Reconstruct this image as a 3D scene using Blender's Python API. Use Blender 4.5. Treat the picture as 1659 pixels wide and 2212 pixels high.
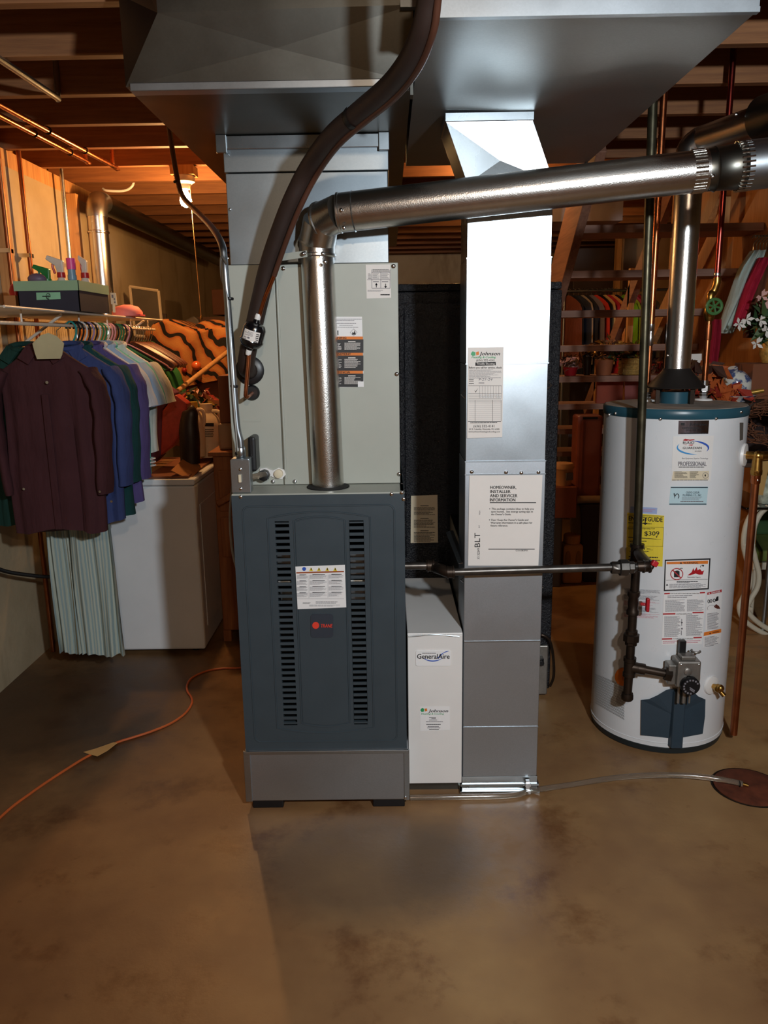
import bpy, bmesh, math, random
from mathutils import Vector, Matrix, Quaternion
random.seed(11)
for o in list(bpy.data.objects): bpy.data.objects.remove(o, do_unlink=True)
SC = bpy.context.scene
COL = SC.collection
V = Vector
PI = math.pi

# ------------------------------------------------------------------ camera
FPX, CX, CY, EYE = 1700.0, 829.5, 1106.0, 1.527
_ey = V((838 - CX, 735 - CY, FPX))
_ed = V((118.0, (FPX * FPX + _ey.x * 118.0) / (-_ey.y), FPX))
_ey.normalize(); _ed.normalize()
_ez = -_ed
_ex = _ey.cross(_ez)
if _ex.x < 0: _ex = -_ex
CAMPOS = V((0, 0, EYE))
right = V((_ex.x, _ey.x, _ez.x)); down = V((_ex.y, _ey.y, _ez.y)); fwd = V((_ex.z, _ey.z, _ez.z))
cd = bpy.data.cameras.new('camera'); cam = bpy.data.objects.new('camera', cd); COL.objects.link(cam)
cd.sensor_fit = 'VERTICAL'; cd.sensor_height = 36.0; cd.lens = 36.0 * FPX / 2212.0
cd.clip_start = 0.05; cd.clip_end = 60
mw = Matrix.Identity(4)
for i in range(3):
    mw[i][0] = right[i]; mw[i][1] = -down[i]; mw[i][2] = -fwd[i]; mw[i][3] = CAMPOS[i]
cam.matrix_world = mw
SC.camera = cam

# ------------------------------------------------------------------ world, lamps, exposure
SC.view_settings.view_transform = 'Standard'; SC.view_settings.look = 'None'
SC.view_settings.gamma = 1.0; SC.view_settings.use_curve_mapping = False
SC.view_settings.exposure = 0.14
w = bpy.data.worlds.new('world'); SC.world = w; w.use_nodes = True
w.node_tree.nodes['Background'].inputs[0].default_value = (0.9, 0.8, 0.7, 1)
w.node_tree.nodes['Background'].inputs[1].default_value = 0.02
def lamp(name, loc, energy, col, r):
    l = bpy.data.lights.new(name, 'POINT'); l.energy = energy; l.color = col; l.shadow_soft_size = r
    o = bpy.data.objects.new(name, l); COL.objects.link(o); o.location = loc
    return o
kl = bpy.data.lights.new('work_light', 'SPOT'); kl.energy = 180; kl.color = (0.86, 0.94, 1.0); kl.shadow_soft_size = 0.05; kl.spot_size = math.radians(118); kl.spot_blend = 0.8
ko = bpy.data.objects.new('work_light', kl); COL.objects.link(ko); ko.location = (0.72, -0.15, 1.98)   # bright white work light held up beside the photographer
ko.rotation_euler = (V((0.40, 2.45, 1.60)) - V(ko.location)).to_track_quat('-Z', 'Y').to_euler()
lamp('room_bulb', (0.25, -1.0, 2.40), 50, (1.0, 0.76, 0.54), 0.05)             # ceiling bulb of the front half of the basement

# ------------------------------------------------------------------ pixel rays to true points
def ray(px, py):
    c = V((px - CX, py - CY, FPX))
    return right * c.x + down * c.y + fwd * c.z
def P(px, py, Y):
    d = ray(px, py); return CAMPOS + d * (Y / d.y)
def PZ(px, py, Z):
    d = ray(px, py); return CAMPOS + d * ((Z - EYE) / d.z)
def PX(px, py, X):
    d = ray(px, py); return CAMPOS + d * (X / d.x)

# ------------------------------------------------------------------ materials
def lin(c):
    c = c / 255.0
    return c / 12.92 if c <= 0.04045 else ((c + 0.055) / 1.055) ** 2.4
def hexc(h):
    return tuple(lin(int(h[i:i + 2], 16)) for i in (0, 2, 4))
MATS = {}
def newmat(name):
    m = bpy.data.materials.new(name); m.use_nodes = True
    nt = m.node_tree; b = nt.nodes['Principled BSDF']
    return m, nt, b
def N(nt, t, **kw):
    n = nt.nodes.new(t)
    for k, v in kw.items(): setattr(n, k, v)
    return n
def noise(nt, vec, scale, detail=4, rough=0.55):
    n = N(nt, 'ShaderNodeTexNoise'); n.inputs['Scale'].default_value = scale
    n.inputs['Detail'].default_value = detail; n.inputs['Roughness'].default_value = rough
    nt.links.new(vec, n.inputs['Vector']); return n.outputs['Fac']
def ramp(nt, fac, stops):
    r = N(nt, 'ShaderNodeValToRGB'); e = r.color_ramp.elements
    while len(e) < len(stops): e.new(0.5)
    for i, (p, c) in enumerate(stops):
        e[i].position = p; e[i].color = (*c, 1)
    nt.links.new(fac, r.inputs['Fac']); return r.outputs['Color']
def vecs(nt, stretch=(1, 1, 1), coord='Object'):
    tc = N(nt, 'ShaderNodeTexCoord'); mp = N(nt, 'ShaderNodeMapping')
    mp.inputs['Scale'].default_value = stretch
    nt.links.new(tc.outputs[coord], mp.inputs['Vector']); return mp.outputs['Vector']
def addbump(nt, b, fac, strength, dist=0.002):
    bp = N(nt, 'ShaderNodeBump'); bp.inputs['Strength'].default_value = strength; bp.inputs['Distance'].default_value = dist
    nt.links.new(fac, bp.inputs['Height']); nt.links.new(bp.outputs['Normal'], b.inputs['Normal'])
def M(name, col, rough=0.5, metal=0.0, bdist=0.002, var=0.12, scale=9.0, bump=0.0, bscale=80.0, stretch=(1, 1, 1), coat=0.0, spec=0.5, rvar=0.08, alpha=1.0, trans=0.0, emit=0.0):
    if name in MATS: return MATS[name]
    m, nt, b = newmat(name)
    c = hexc(col) if isinstance(col, str) else col
    v = vecs(nt, stretch)
    f = noise(nt, v, scale)
    c0 = tuple(x * (1 - var) for x in c); c1 = tuple(min(1, x * (1 + var)) for x in c)
    nt.links.new(ramp(nt, f, [(0.3, c0), (0.7, c1)]), b.inputs['Base Color'])
    b.inputs['Metallic'].default_value = metal
    mr = N(nt, 'ShaderNodeMapRange'); mr.inputs['To Min'].default_value = max(0.02, rough - rvar); mr.inputs['To Max'].default_value = min(1, rough + rvar)
    nt.links.new(noise(nt, v, scale * 2.3), mr.inputs['Value']); nt.links.new(mr.outputs[0], b.inputs['Roughness'])
    b.inputs['Specular IOR Level'].default_value = spec
    b.inputs['Coat Weight'].default_value = coat
    b.inputs['Transmission Weight'].default_value = trans
    b.inputs['Alpha'].default_value = alpha
    if bump: addbump(nt, b, noise(nt, v, bscale, 3), bump, bdist)
    if emit:
        b.inputs['Emission Color'].default_value = (*c, 1); b.inputs['Emission Strength'].default_value = emit
    MATS[name] = m
    return m
def galv(name, col, rough, spangle=70.0, var=0.10):
    m, nt, b = newmat(name); c = hexc(col)
    v = vecs(nt)
    vo = N(nt, 'ShaderNodeTexVoronoi'); vo.inputs['Scale'].default_value = spangle; nt.links.new(v, vo.inputs['Vector'])
    sep = N(nt, 'ShaderNodeSeparateColor'); nt.links.new(vo.outputs['Color'], sep.inputs[0])
    mixf = N(nt, 'ShaderNodeMath', operation='MULTIPLY'); nt.links.new(sep.outputs[0], mixf.inputs[0]); nt.links.new(noise(nt, v, 3.0), mixf.inputs[1])
    nt.links.new(ramp(nt, mixf.outputs[0], [(0.05, tuple(x * (1 - var) for x in c)), (0.6, tuple(min(1, x * (1 + var * .6)) for x in c))]), b.inputs['Base Color'])
    b.inputs['Metallic'].default_value = 1.0
    mr = N(nt, 'ShaderNodeMapRange'); mr.inputs['To Min'].default_value = rough - .06; mr.inputs['To Max'].default_value = rough + .08
    nt.links.new(noise(nt, v, 5.0), mr.inputs['Value']); nt.links.new(mr.outputs[0], b.inputs['Roughness'])
    addbump(nt, b, noise(nt, v, 2.2, 2), 0.16, 0.03)
    MATS[name] = m; return m
def wood(name, c0, c1, axis='X', rough=0.7, scale=6.0):
    m, nt, b = newmat(name)
    st = {'X': (0.5, 9, 9), 'Y': (9, 0.5, 9), 'Z': (9, 9, 0.5)}[axis]
    v = vecs(nt, st)
    f = noise(nt, v, scale, 6, 0.65)
    nt.links.new(ramp(nt, f, [(0.25, hexc(c0)), (0.75, hexc(c1))]), b.inputs['Base Color'])
    b.inputs['Roughness'].default_value = rough; addbump(nt, b, f, 0.25, 0.004)
    MATS[name] = m; return m
def floor_mat():
    m, nt, b = newmat('stained_concrete')
    v = vecs(nt)
    big = noise(nt, v, 0.9, 5, 0.6); mid = noise(nt, v, 3.3, 7, 0.68); fine = noise(nt, v, 55.0, 4, 0.6)
    wp = N(nt, 'ShaderNodeMixRGB', blend_type='ADD'); wp.inputs[0].default_value = 0.5
    base = ramp(nt, big, [(0.30, hexc('75533a')), (0.5, hexc('9a774f')), (0.72, hexc('b69464'))])
    spots = ramp(nt, mid, [(0.32, (0.50, 0.36, 0.28)), (0.46, (0.95, 0.92, 0.9)), (0.62, (1.02, 1.0, 0.98)), (0.8, (1.25, 1.22, 1.2))])
    mul = N(nt, 'ShaderNodeMixRGB', blend_type='MULTIPLY'); mul.inputs[0].default_value = 0.85
    nt.links.new(base, mul.inputs[1]); nt.links.new(spots, mul.inputs[2])
    speck = ramp(nt, noise(nt, v, 21.0, 3, 0.5), [(0.22, (0.45, 0.35, 0.28)), (0.31, (1, 1, 1))])
    mul2 = N(nt, 'ShaderNodeMixRGB', blend_type='MULTIPLY'); mul2.inputs[0].default_value = 0.6
    nt.links.new(mul.outputs[0], mul2.inputs[1]); nt.links.new(speck, mul2.inputs[2])
    # soft darker, greyer patches in front of the furnace and a damp grimy strip along the laundry wall (irregular edges)
    tc = N(nt, 'ShaderNodeTexCoord')
    def blob(cx, cy, rx, ry, rot, wob):
        mp = N(nt, 'ShaderNodeMapping', vector_type='TEXTURE')
        mp.inputs['Location'].default_value = (cx, cy, 0); mp.inputs['Rotation'].default_value = (0, 0, rot); mp.inputs['Scale'].default_value = (rx, ry, 1)
        nt.links.new(tc.outputs['Object'], mp.inputs['Vector'])
        ln = N(nt, 'ShaderNodeVectorMath', operation='LENGTH'); nt.links.new(mp.outputs[0], ln.inputs[0])
        ad = N(nt, 'ShaderNodeMath', operation='MULTIPLY_ADD'); ad.inputs[1].default_value = wob; nt.links.new(mid, ad.inputs[0]); nt.links.new(ln.outputs['Value'], ad.inputs[2])
        sc = N(nt, 'ShaderNodeMath', operation='MULTIPLY'); sc.inputs[1].default_value = 0.4; nt.links.new(ad.outputs[0], sc.inputs[0])
        return sc.outputs[0]
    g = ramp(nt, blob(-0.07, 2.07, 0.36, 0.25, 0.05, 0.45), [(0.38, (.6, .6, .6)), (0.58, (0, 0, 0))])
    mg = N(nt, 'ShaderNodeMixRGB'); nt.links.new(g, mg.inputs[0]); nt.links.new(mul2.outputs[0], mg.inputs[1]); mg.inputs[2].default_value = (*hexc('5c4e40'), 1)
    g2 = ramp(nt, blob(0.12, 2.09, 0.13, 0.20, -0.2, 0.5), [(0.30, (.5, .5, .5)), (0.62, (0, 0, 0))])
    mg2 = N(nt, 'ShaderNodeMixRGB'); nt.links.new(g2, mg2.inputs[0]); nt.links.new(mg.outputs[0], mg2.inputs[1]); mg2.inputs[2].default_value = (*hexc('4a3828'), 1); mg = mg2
    rd = ramp(nt, blob(-1.5, 1.9, 1.25, 1.5, 0.0, 0.7), [(0.25, (.75, .75, .75)), (0.72, (0, 0, 0))])
    mrd = N(nt, 'ShaderNodeMixRGB', blend_type='MULTIPLY'); nt.links.new(rd, mrd.inputs[0]); nt.links.new(mg.outputs[0], mrd.inputs[1]); mrd.inputs[2].default_value = (0.62, 0.46, 0.36, 1); mg = mrd
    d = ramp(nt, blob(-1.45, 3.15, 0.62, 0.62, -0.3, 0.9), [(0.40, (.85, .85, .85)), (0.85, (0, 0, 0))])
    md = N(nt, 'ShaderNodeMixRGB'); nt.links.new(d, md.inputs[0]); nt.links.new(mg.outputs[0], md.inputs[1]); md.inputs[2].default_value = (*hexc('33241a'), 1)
    nt.links.new(md.outputs[0], b.inputs['Base Color'])
    nt.links.new(ramp(nt, mid, [(0.3, (.35, .35, .35)), (0.7, (.58, .58, .58))]), b.inputs['Roughness'])
    mx = N(nt, 'ShaderNodeMath', operation='MULTIPLY_ADD'); mx.inputs[1].default_value = 0.12; nt.links.new(fine, mx.inputs[0]); nt.links.new(mid, mx.inputs[2])
    addbump(nt, b, mx.outputs[0], 0.22, 0.012)
    return m
def wall_mat():
    m, nt, b = newmat('poured_concrete')
    v = vecs(nt); vs = vecs(nt, (1, 1, .25))
    f = noise(nt, v, 1.6, 6, 0.6); s = noise(nt, vs, 4.0, 5, 0.6)
    base = ramp(nt, f, [(0.3, hexc('a39274')), (0.7, hexc('c2b294'))])
    st = ramp(nt, s, [(0.28, (.45, .40, .34)), (0.42, (1, 1, 1))])
    mul = N(nt, 'ShaderNodeMixRGB', blend_type='MULTIPLY'); mul.inputs[0].default_value = 0.7
    nt.links.new(base, mul.inputs[1]); nt.links.new(st, mul.inputs[2]); nt.links.new(mul.outputs[0], b.inputs['Base Color'])
    b.inputs['Roughness'].default_value = 0.85
    addbump(nt, b, noise(nt, v, 30, 5), 0.3, 0.006)
    return m
def tiger_mat():
    m, nt, b = newmat('tiger_plush')
    v = vecs(nt, (1, 1, 1)); wv = N(nt, 'ShaderNodeTexWave'); wv.inputs['Scale'].default_value = 4.6; wv.bands_direction = 'DIAGONAL'; wv.inputs['Distortion'].default_value = 6.0
    wv.inputs['Detail'].default_value = 2.0; wv.inputs['Detail Scale'].default_value = 1.3
    nt.links.new(v, wv.inputs['Vector'])
    nt.links.new(ramp(nt, wv.outputs['Fac'], [(0.0, hexc('0c0806')), (0.17, hexc('120b08')), (0.22, hexc('a0582a')), (1.0, hexc('b47a40'))]), b.inputs['Base Color'])
    b.inputs['Roughness'].default_value = 0.95; addbump(nt, b, noise(nt, v, 160, 3), 0.6, 0.004)
    return m
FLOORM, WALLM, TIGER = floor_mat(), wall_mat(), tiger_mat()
JOIST = wood('joist_wood', '70452a', '9a683e', 'X'); STUD = wood('stud_wood', 'a8703f', 'd6a468', 'Z'); TREADW = wood('tread_wood', '946a58', 'b8907c', 'X')
STRW = wood('stringer_wood', '7a5242', 'a0745c', 'Y'); PLYW = wood('plywood', 'a86f40', 'c58d58', 'Z'); OSB = M('osb_board', 'b98a52', 0.85, var=0.35, scale=22, stretch=(1, 1, 2.5))
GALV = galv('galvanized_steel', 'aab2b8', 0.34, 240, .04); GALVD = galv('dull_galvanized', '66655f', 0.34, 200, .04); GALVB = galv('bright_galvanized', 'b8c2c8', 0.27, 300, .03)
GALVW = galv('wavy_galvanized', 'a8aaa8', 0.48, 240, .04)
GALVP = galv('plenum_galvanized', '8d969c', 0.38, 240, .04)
GALVL = galv('brushed_galvanized', 'b0b6bc', 0.46, 400, .05)
SHINY = M('polished_vent_steel', 'ccc9c4', 0.25, 1.0, var=0.05, scale=30, bump=0.2, bscale=300, rvar=.03)
CHROME = M('bright_fasteners', 'd5d8da', 0.2, 1.0, var=.03)
COPPER = M('copper', 'c0744a', 0.28, 1.0, var=0.25, scale=14)
COPPERD = M('dull_copper', '9a5a38', 0.4, 1.0, var=0.3, scale=10)
BRASS = M('brass', 'b98f4a', 0.3, 1.0, var=0.2, scale=20)
IRON = M('black_iron_pipe', '3b3028', 0.42, 0.75, var=0.3, scale=16)
IRONG = M('worn_gas_pipe', '4b4636', 0.40, 0.8, var=0.35, scale=25)
IRONS = M('steel_gas_pipe', '5e5a56', 0.36, 0.9, var=0.3, scale=25)
SLATE = M('slate_enamel', '39444b', 0.42, var=0.05, bump=0.03, bscale=300)
COILP = M('grey_cabinet_paint', 'a9aca2', 0.45, var=0.03, bump=0.02, bscale=300)
FRIDGE = M('pebbled_black_plastic', '14161c', 0.30, var=0.2, bump=1.0, bscale=150, bdist=.008)
BLACK = M('black_plastic', '101114', 0.4, var=.1); RUBBER = M('foam_rubber', '2b1d18', 0.55, var=.15, bump=.1); DARK = M('dark_interior', '0a0a0b', 0.8)
WHITE = M('white_enamel', 'dcdfe2', 0.30, var=0.03, coat=.2); WHITEP = M('white_steel_case', 'e4e2df', 0.4, var=.02); DRYW = M('appliance_white', 'e2e5e8', 0.4, var=.04, scale=4)
TEAL = M('teal_enamel', '28505f', 0.32, var=.08); TEALD = M('slate_blue_shield', '2c3d4a', 0.45, var=.08)
PAPER = M('paper', 'e6e0da', 0.7, var=.03); CREAM = M('cream_label', 'd9ccb0', 0.6, var=.04); INK = M('black_ink', '17161a', 0.7, var=0); GREYINK = M('grey_ink', '77747a', 0.7, var=0)
GLOSSP = M('glossy_white_label', 'eeeeee', 0.25, var=.01, coat=.5)
RED = M('red_paint', 'b3202a', 0.4, var=.08); REDINK = M('red_ink', 'b32a30', 0.6, var=.02); ORANGE = M('orange_ink', 'e07b2a', 0.6, var=.03); YELLOW = M('yellow_paper', 'e4cc38', 0.6, var=.04)
BLUEINK = M('blue_ink', '2a56b8', 0.5, var=.05); CYANINK = M('cyan_ink', '2a8fd0', 0.5, var=.05); GREENINK = M('green_ink', '2f9c62', 0.5, var=.05); PALEB = M('pale_blue_paper', 'b6d2da', 0.6, var=.03)
PALEL = M('lilac_paper', '9fb0d8', 0.6, var=.03); SILVERP = M('silver_foil_label', '8d8894', 0.2, 1.0, var=.15); LOGORED = M('logo_red', 'e0402e', 0.5, var=0.03); BADGE = M('badge_grey', '333a44', 0.4, var=.05)
BROWNINK = M('brown_ink', '8a5a3a', 0.6, var=.03); PINKINK = M('pink_ink', 'c9838f', 0.6, var=.03)
CARD = M('cardboard', 'a8703f', 0.85, var=.12, scale=5); CARDD = M('dark_cardboard', '7d4a2e', 0.85, var=.12, scale=5)
GREYCAST = M('cast_aluminium', '8e8a84', 0.42, 0.7, var=.15, scale=30)
CLEAR = M('clear_vinyl', 'cfc0ad', 0.12, var=.05, trans=0.85)
RUST = M('rusty_steel', '6a3520', 0.75, 0.2, var=.4, scale=16, bump=.4, bscale=70)
ORCORD = M('orange_cord', 'c8622f', 0.5, var=.1); TAGP = M('tan_tag_paper', 'd8a868', 0.7, var=.05)
def cloth(name, col, var=.12):
    m = M(name, col, 0.9, var=var, scale=6, spec=.2)
    nt = m.node_tree; b = nt.nodes['Principled BSDF']
    if not b.inputs['Normal'].is_linked: addbump(nt, b, noise(nt, vecs(nt, (1.6, 1.6, .45)), 13, 3, .5), 0.55, 0.02)
    return m
# ------------------------------------------------------------------ mesh building
class MB:
    def __init__(s): s.v = []; s.f = []; s.m = []; s.mi = 0
    def add(s, vs, fs):
        o = len(s.v); s.v += [V(p) for p in vs]
        for f in fs: s.f.append(tuple(i + o for i in f)); s.m.append(s.mi)
        return s
    def box(s, x0, x1, y0, y1, z0, z1):
        return s.add([(x0, y0, z0), (x1, y0, z0), (x1, y1, z0), (x0, y1, z0), (x0, y0, z1), (x1, y0, z1), (x1, y1, z1), (x0, y1, z1)],
                     [(0, 3, 2, 1), (4, 5, 6, 7), (0, 1, 5, 4), (1, 2, 6, 5), (2, 3, 7, 6), (3, 0, 4, 7)])
    def obox(s, c, size, rot=None):
        c = V(c); q = rot if rot is not None else Matrix.Identity(3); hx, hy, hz = (a / 2 for a in size)
        pts = [(-hx, -hy, -hz), (hx, -hy, -hz), (hx, hy, -hz), (-hx, hy, -hz), (-hx, -hy, hz), (hx, -hy, hz), (hx, hy, hz), (-hx, hy, hz)]
        return s.add([c + q @ V(p) for p in pts], [(0, 3, 2, 1), (4, 5, 6, 7), (0, 1, 5, 4), (1, 2, 6, 5), (2, 3, 7, 6), (3, 0, 4, 7)])
    def hexa(s, p):   # eight corner points: bottom 4 (ccw), top 4
        return s.add(p, [(0, 3, 2, 1), (4, 5, 6, 7), (0, 1, 5, 4), (1, 2, 6, 5), (2, 3, 7, 6), (3, 0, 4, 7)])
    def prism(s, poly, d):   # planar polygon (3d points) extruded by vector d
        n = len(poly); d = V(d); a = [V(p) for p in poly]
        return s.add(a + [p + d for p in a], [tuple(range(n - 1, -1, -1)), tuple(range(n, 2 * n))] + [(i, (i + 1) % n, n + (i + 1) % n, n + i) for i in range(n)])
    def tube(s, pts, r, seg=12, cap=True, closed=False, squash=1.0):
        pts = [V(p) for p in pts]; n = len(pts); rs = r if isinstance(r, (list, tuple)) else [r] * n
        t = []
        for i in range(n):
            a = pts[(i - 1) % n] if (closed or i > 0) else pts[i]; b = pts[(i + 1) % n] if (closed or i < n - 1) else pts[i]
            d = (b - a); t.append(d.normalized() if d.length > 1e-9 else V((0, 0, 1)))
        ref = V((0, 0, 1)) if abs(t[0].z) < .9 else V((0, 1, 0))
        u = t[0].cross(ref).normalized(); vs = []
        for i in range(n):
            if i: u = (u - t[i] * u.dot(t[i])); u = u.normalized() if u.length > 1e-6 else t[i].orthogonal().normalized()
            w_ = t[i].cross(u)
            for k in range(seg):
                a = 2 * PI * k / seg; vs.append(pts[i] + (u * math.cos(a) + w_ * (math.sin(a) * squash)) * rs[i])
        fs = [(i * seg + k, i * seg + (k + 1) % seg, ((i + 1) % n) * seg + (k + 1) % seg, ((i + 1) % n) * seg + k) for i in range(n if closed else n - 1) for k in range(seg)]
        if cap and not closed: fs += [tuple(range(seg - 1, -1, -1)), tuple(range((n - 1) * seg, n * seg))]
        return s.add(vs, fs)
    def cyl(s, a, b, r, seg=20, r2=None): return s.tube([a, b], [r, r if r2 is None else r2], seg)
    def lathe(s, prof, c=(0, 0, 0), axis=(0, 0, 1), seg=28, cap=True):
        ax = V(axis).normalized(); u = ax.orthogonal().normalized(); w_ = ax.cross(u); c = V(c); n = len(prof); vs = []
        for (r, h) in prof:
            for k in range(seg):
                a = 2 * PI * k / seg; vs.append(c + ax * h + (u * math.cos(a) + w_ * math.sin(a)) * r)
        fs = [(i * seg + k, i * seg + (k + 1) % seg, (i + 1) * seg + (k + 1) % seg, (i + 1) * seg + k) for i in range(n - 1) for k in range(seg)]
        if cap: fs += [tuple(range(seg - 1, -1, -1)), tuple(range((n - 1) * seg, n * seg))]
        return s.add(vs, fs)
    def ball(s, c, r, seg=14, sc=(1, 1, 1)):
        c = V(c); vs = []; rings = seg // 2
        for i in range(1, rings):
            th = PI * i / rings
            for k in range(seg):
                a = 2 * PI * k / seg; vs.append(c + V((math.sin(th) * math.cos(a) * r * sc[0], math.sin(th) * math.sin(a) * r * sc[1], math.cos(th) * r * sc[2])))
        o = len(vs); vs += [c + V((0, 0, r * sc[2])), c - V((0, 0, r * sc[2]))]
        fs = [(i * seg + k, (i + 1) * seg + k, (i + 1) * seg + (k + 1) % seg, i * seg + (k + 1) % seg) for i in range(rings - 2) for k in range(seg)]
        fs += [(o, k, (k + 1) % seg) for k in range(seg)] + [(o + 1, (rings - 2) * seg + (k + 1) % seg, (rings - 2) * seg + k) for k in range(seg)]
        return s.add(vs, fs)
    def grid(s, nu, nv, fn, thick=None):
        vs = [V(fn(i / nu, j / nv)) for j in range(nv + 1) for i in range(nu + 1)]
        fs = [(j * (nu + 1) + i, j * (nu + 1) + i + 1, (j + 1) * (nu + 1) + i + 1, (j + 1) * (nu + 1) + i) for j in range(nv) for i in range(nu)]
        if thick is None: return s.add(vs, fs)
        t = V(thick); n = len(vs); b = [p + t for p in vs]
        ff = fs + [tuple(n + k for k in reversed(f)) for f in fs]
        rim = [i for i in range(nu + 1)] + [j * (nu + 1) + nu for j in range(1, nv + 1)] + [nv * (nu + 1) + i for i in range(nu - 1, -1, -1)] + [j * (nu + 1) for j in range(nv - 1, 0, -1)]
        ff += [(rim[(k + 1) % len(rim)], rim[k], n + rim[k], n + rim[(k + 1) % len(rim)]) for k in range(len(rim))]
        return s.add(vs + b, ff)

def worldloc(o):
    p = V((0, 0, 0))
    while o is not None: p += V(o.location); o = o.parent
    return p
def obj(name, mb, mat, parent=None, smooth=True, bevel=0.0, origin=None, fix=True, angle=40):
    me = bpy.data.meshes.new(name)
    off = worldloc(parent) if parent is not None else V((0, 0, 0))
    loc = V((0, 0, 0))
    if origin is not None and parent is None: loc = V(origin); off = loc
    me.from_pydata([tuple(p - off) for p in mb.v], [], mb.f)
    mats = mat if isinstance(mat, (list, tuple)) else [mat]
    for m in mats: me.materials.append(m)
    if len(mats) > 1: me.polygons.foreach_set('material_index', mb.m)
    me.update()
    if fix:
        bm = bmesh.new(); bm.from_mesh(me); bmesh.ops.recalc_face_normals(bm, faces=bm.faces); bm.to_mesh(me); bm.free()
    if smooth:
        me.polygons.foreach_set('use_smooth', [True] * len(me.polygons)); me.set_sharp_from_angle(angle=math.radians(angle))
    o = bpy.data.objects.new(name, me); COL.objects.link(o); o.location = loc
    if parent is not None: o.parent = parent
    if bevel:
        md = o.modifiers.new('bevel', 'BEVEL'); md.width = bevel; md.segments = 2; md.limit_method = 'ANGLE'; md.angle_limit = math.radians(50)
    return o
def tag(o, label, cat, group=None, kind=None):
    o['label'] = label; o['category'] = cat
    if group: o['group'] = group
    if kind: o['kind'] = kind
    return o
def thing(name, label, cat, loc=(0, 0, 0), group=None):
    o = bpy.data.objects.new(name, None); COL.objects.link(o); o.location = loc; o.empty_display_size = 0.05
    return tag(o, label, cat, group)
def struct(o): o['kind'] = 'structure'; return o
def copytree(o, delta=(0, 0, 0), parent=None, rotz=None):
    c = o.copy(); COL.objects.link(c); c.parent = parent
    if parent is None: c.location = V(o.location) + V(delta)
    if rotz is not None: c.rotation_euler = (0, 0, rotz)
    for ch in list(o.children): copytree(ch, (0, 0, 0), c)
    return c
def smoothpath(pts, n=8, closed=False):
    pts = [V(p) for p in pts]; out = []; m = len(pts)
    for i in range(m if closed else m - 1):
        g = lambda k: pts[k % m] if closed else pts[max(0, min(m - 1, k))]
        p0, p1, p2, p3 = g(i - 1), g(i), g(i + 1), g(i + 2)
        for j in range(n):
            t = j / n
            out.append(0.5 * ((2 * p1) + (p2 - p0) * t + (2 * p0 - 5 * p1 + 4 * p2 - p3) * t * t + (3 * p1 - p0 - 3 * p2 + p3) * t ** 3))
    if not closed: out.append(pts[-1])
    return out
def rrect(x0, z0, x1, z1, r, n=5):
    out = []
    for cx, cz, a0 in ((x1 - r, z1 - r, 0), (x0 + r, z1 - r, 90), (x0 + r, z0 + r, 180), (x1 - r, z0 + r, 270)):
        for k in range(n + 1):
            a = math.radians(a0 + 90 * k / n); out.append((cx + r * math.cos(a), cz + r * math.sin(a)))
    return out
def screw(parent, p, nrm=(0, -1, 0), r=0.006, mat=None):
    mb = MB().lathe([(r, 0), (r * .95, r * .5), (r * .5, r * .8)], p, nrm, 10)
    return obj('screw', mb, mat or CHROME, parent)

# ------------------------------------------------------------------ printed labels
_TXT = {}
def textmesh(s, bold=0.0, shear=0.0):
    k = (s, bold, shear)
    if k in _TXT: return _TXT[k]
    cu = bpy.data.curves.new('t', 'FONT'); cu.body = s; cu.size = 1.0; cu.resolution_u = 2; cu.offset = bold; cu.shear = shear
    ob = bpy.data.objects.new('t', cu); COL.objects.link(ob)
    dg = bpy.context.evaluated_depsgraph_get(); dg.update()
    me = ob.evaluated_get(dg).to_mesh()
    vs = [(p.co.x, p.co.y) for p in me.vertices]; fs = [tuple(f.vertices) for f in me.polygons]
    ob.evaluated_get(dg).to_mesh_clear(); bpy.data.objects.remove(ob); bpy.data.curves.remove(cu)
    if not vs: vs = [(0, 0)]
    x0 = min(p[0] for p in vs); x1 = max(p[0] for p in vs); y0 = min(p[1] for p in vs); y1 = max(p[1] for p in vs)
    _TXT[k] = (vs, fs, x0, x1, y0, y1); return _TXT[k]
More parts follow.
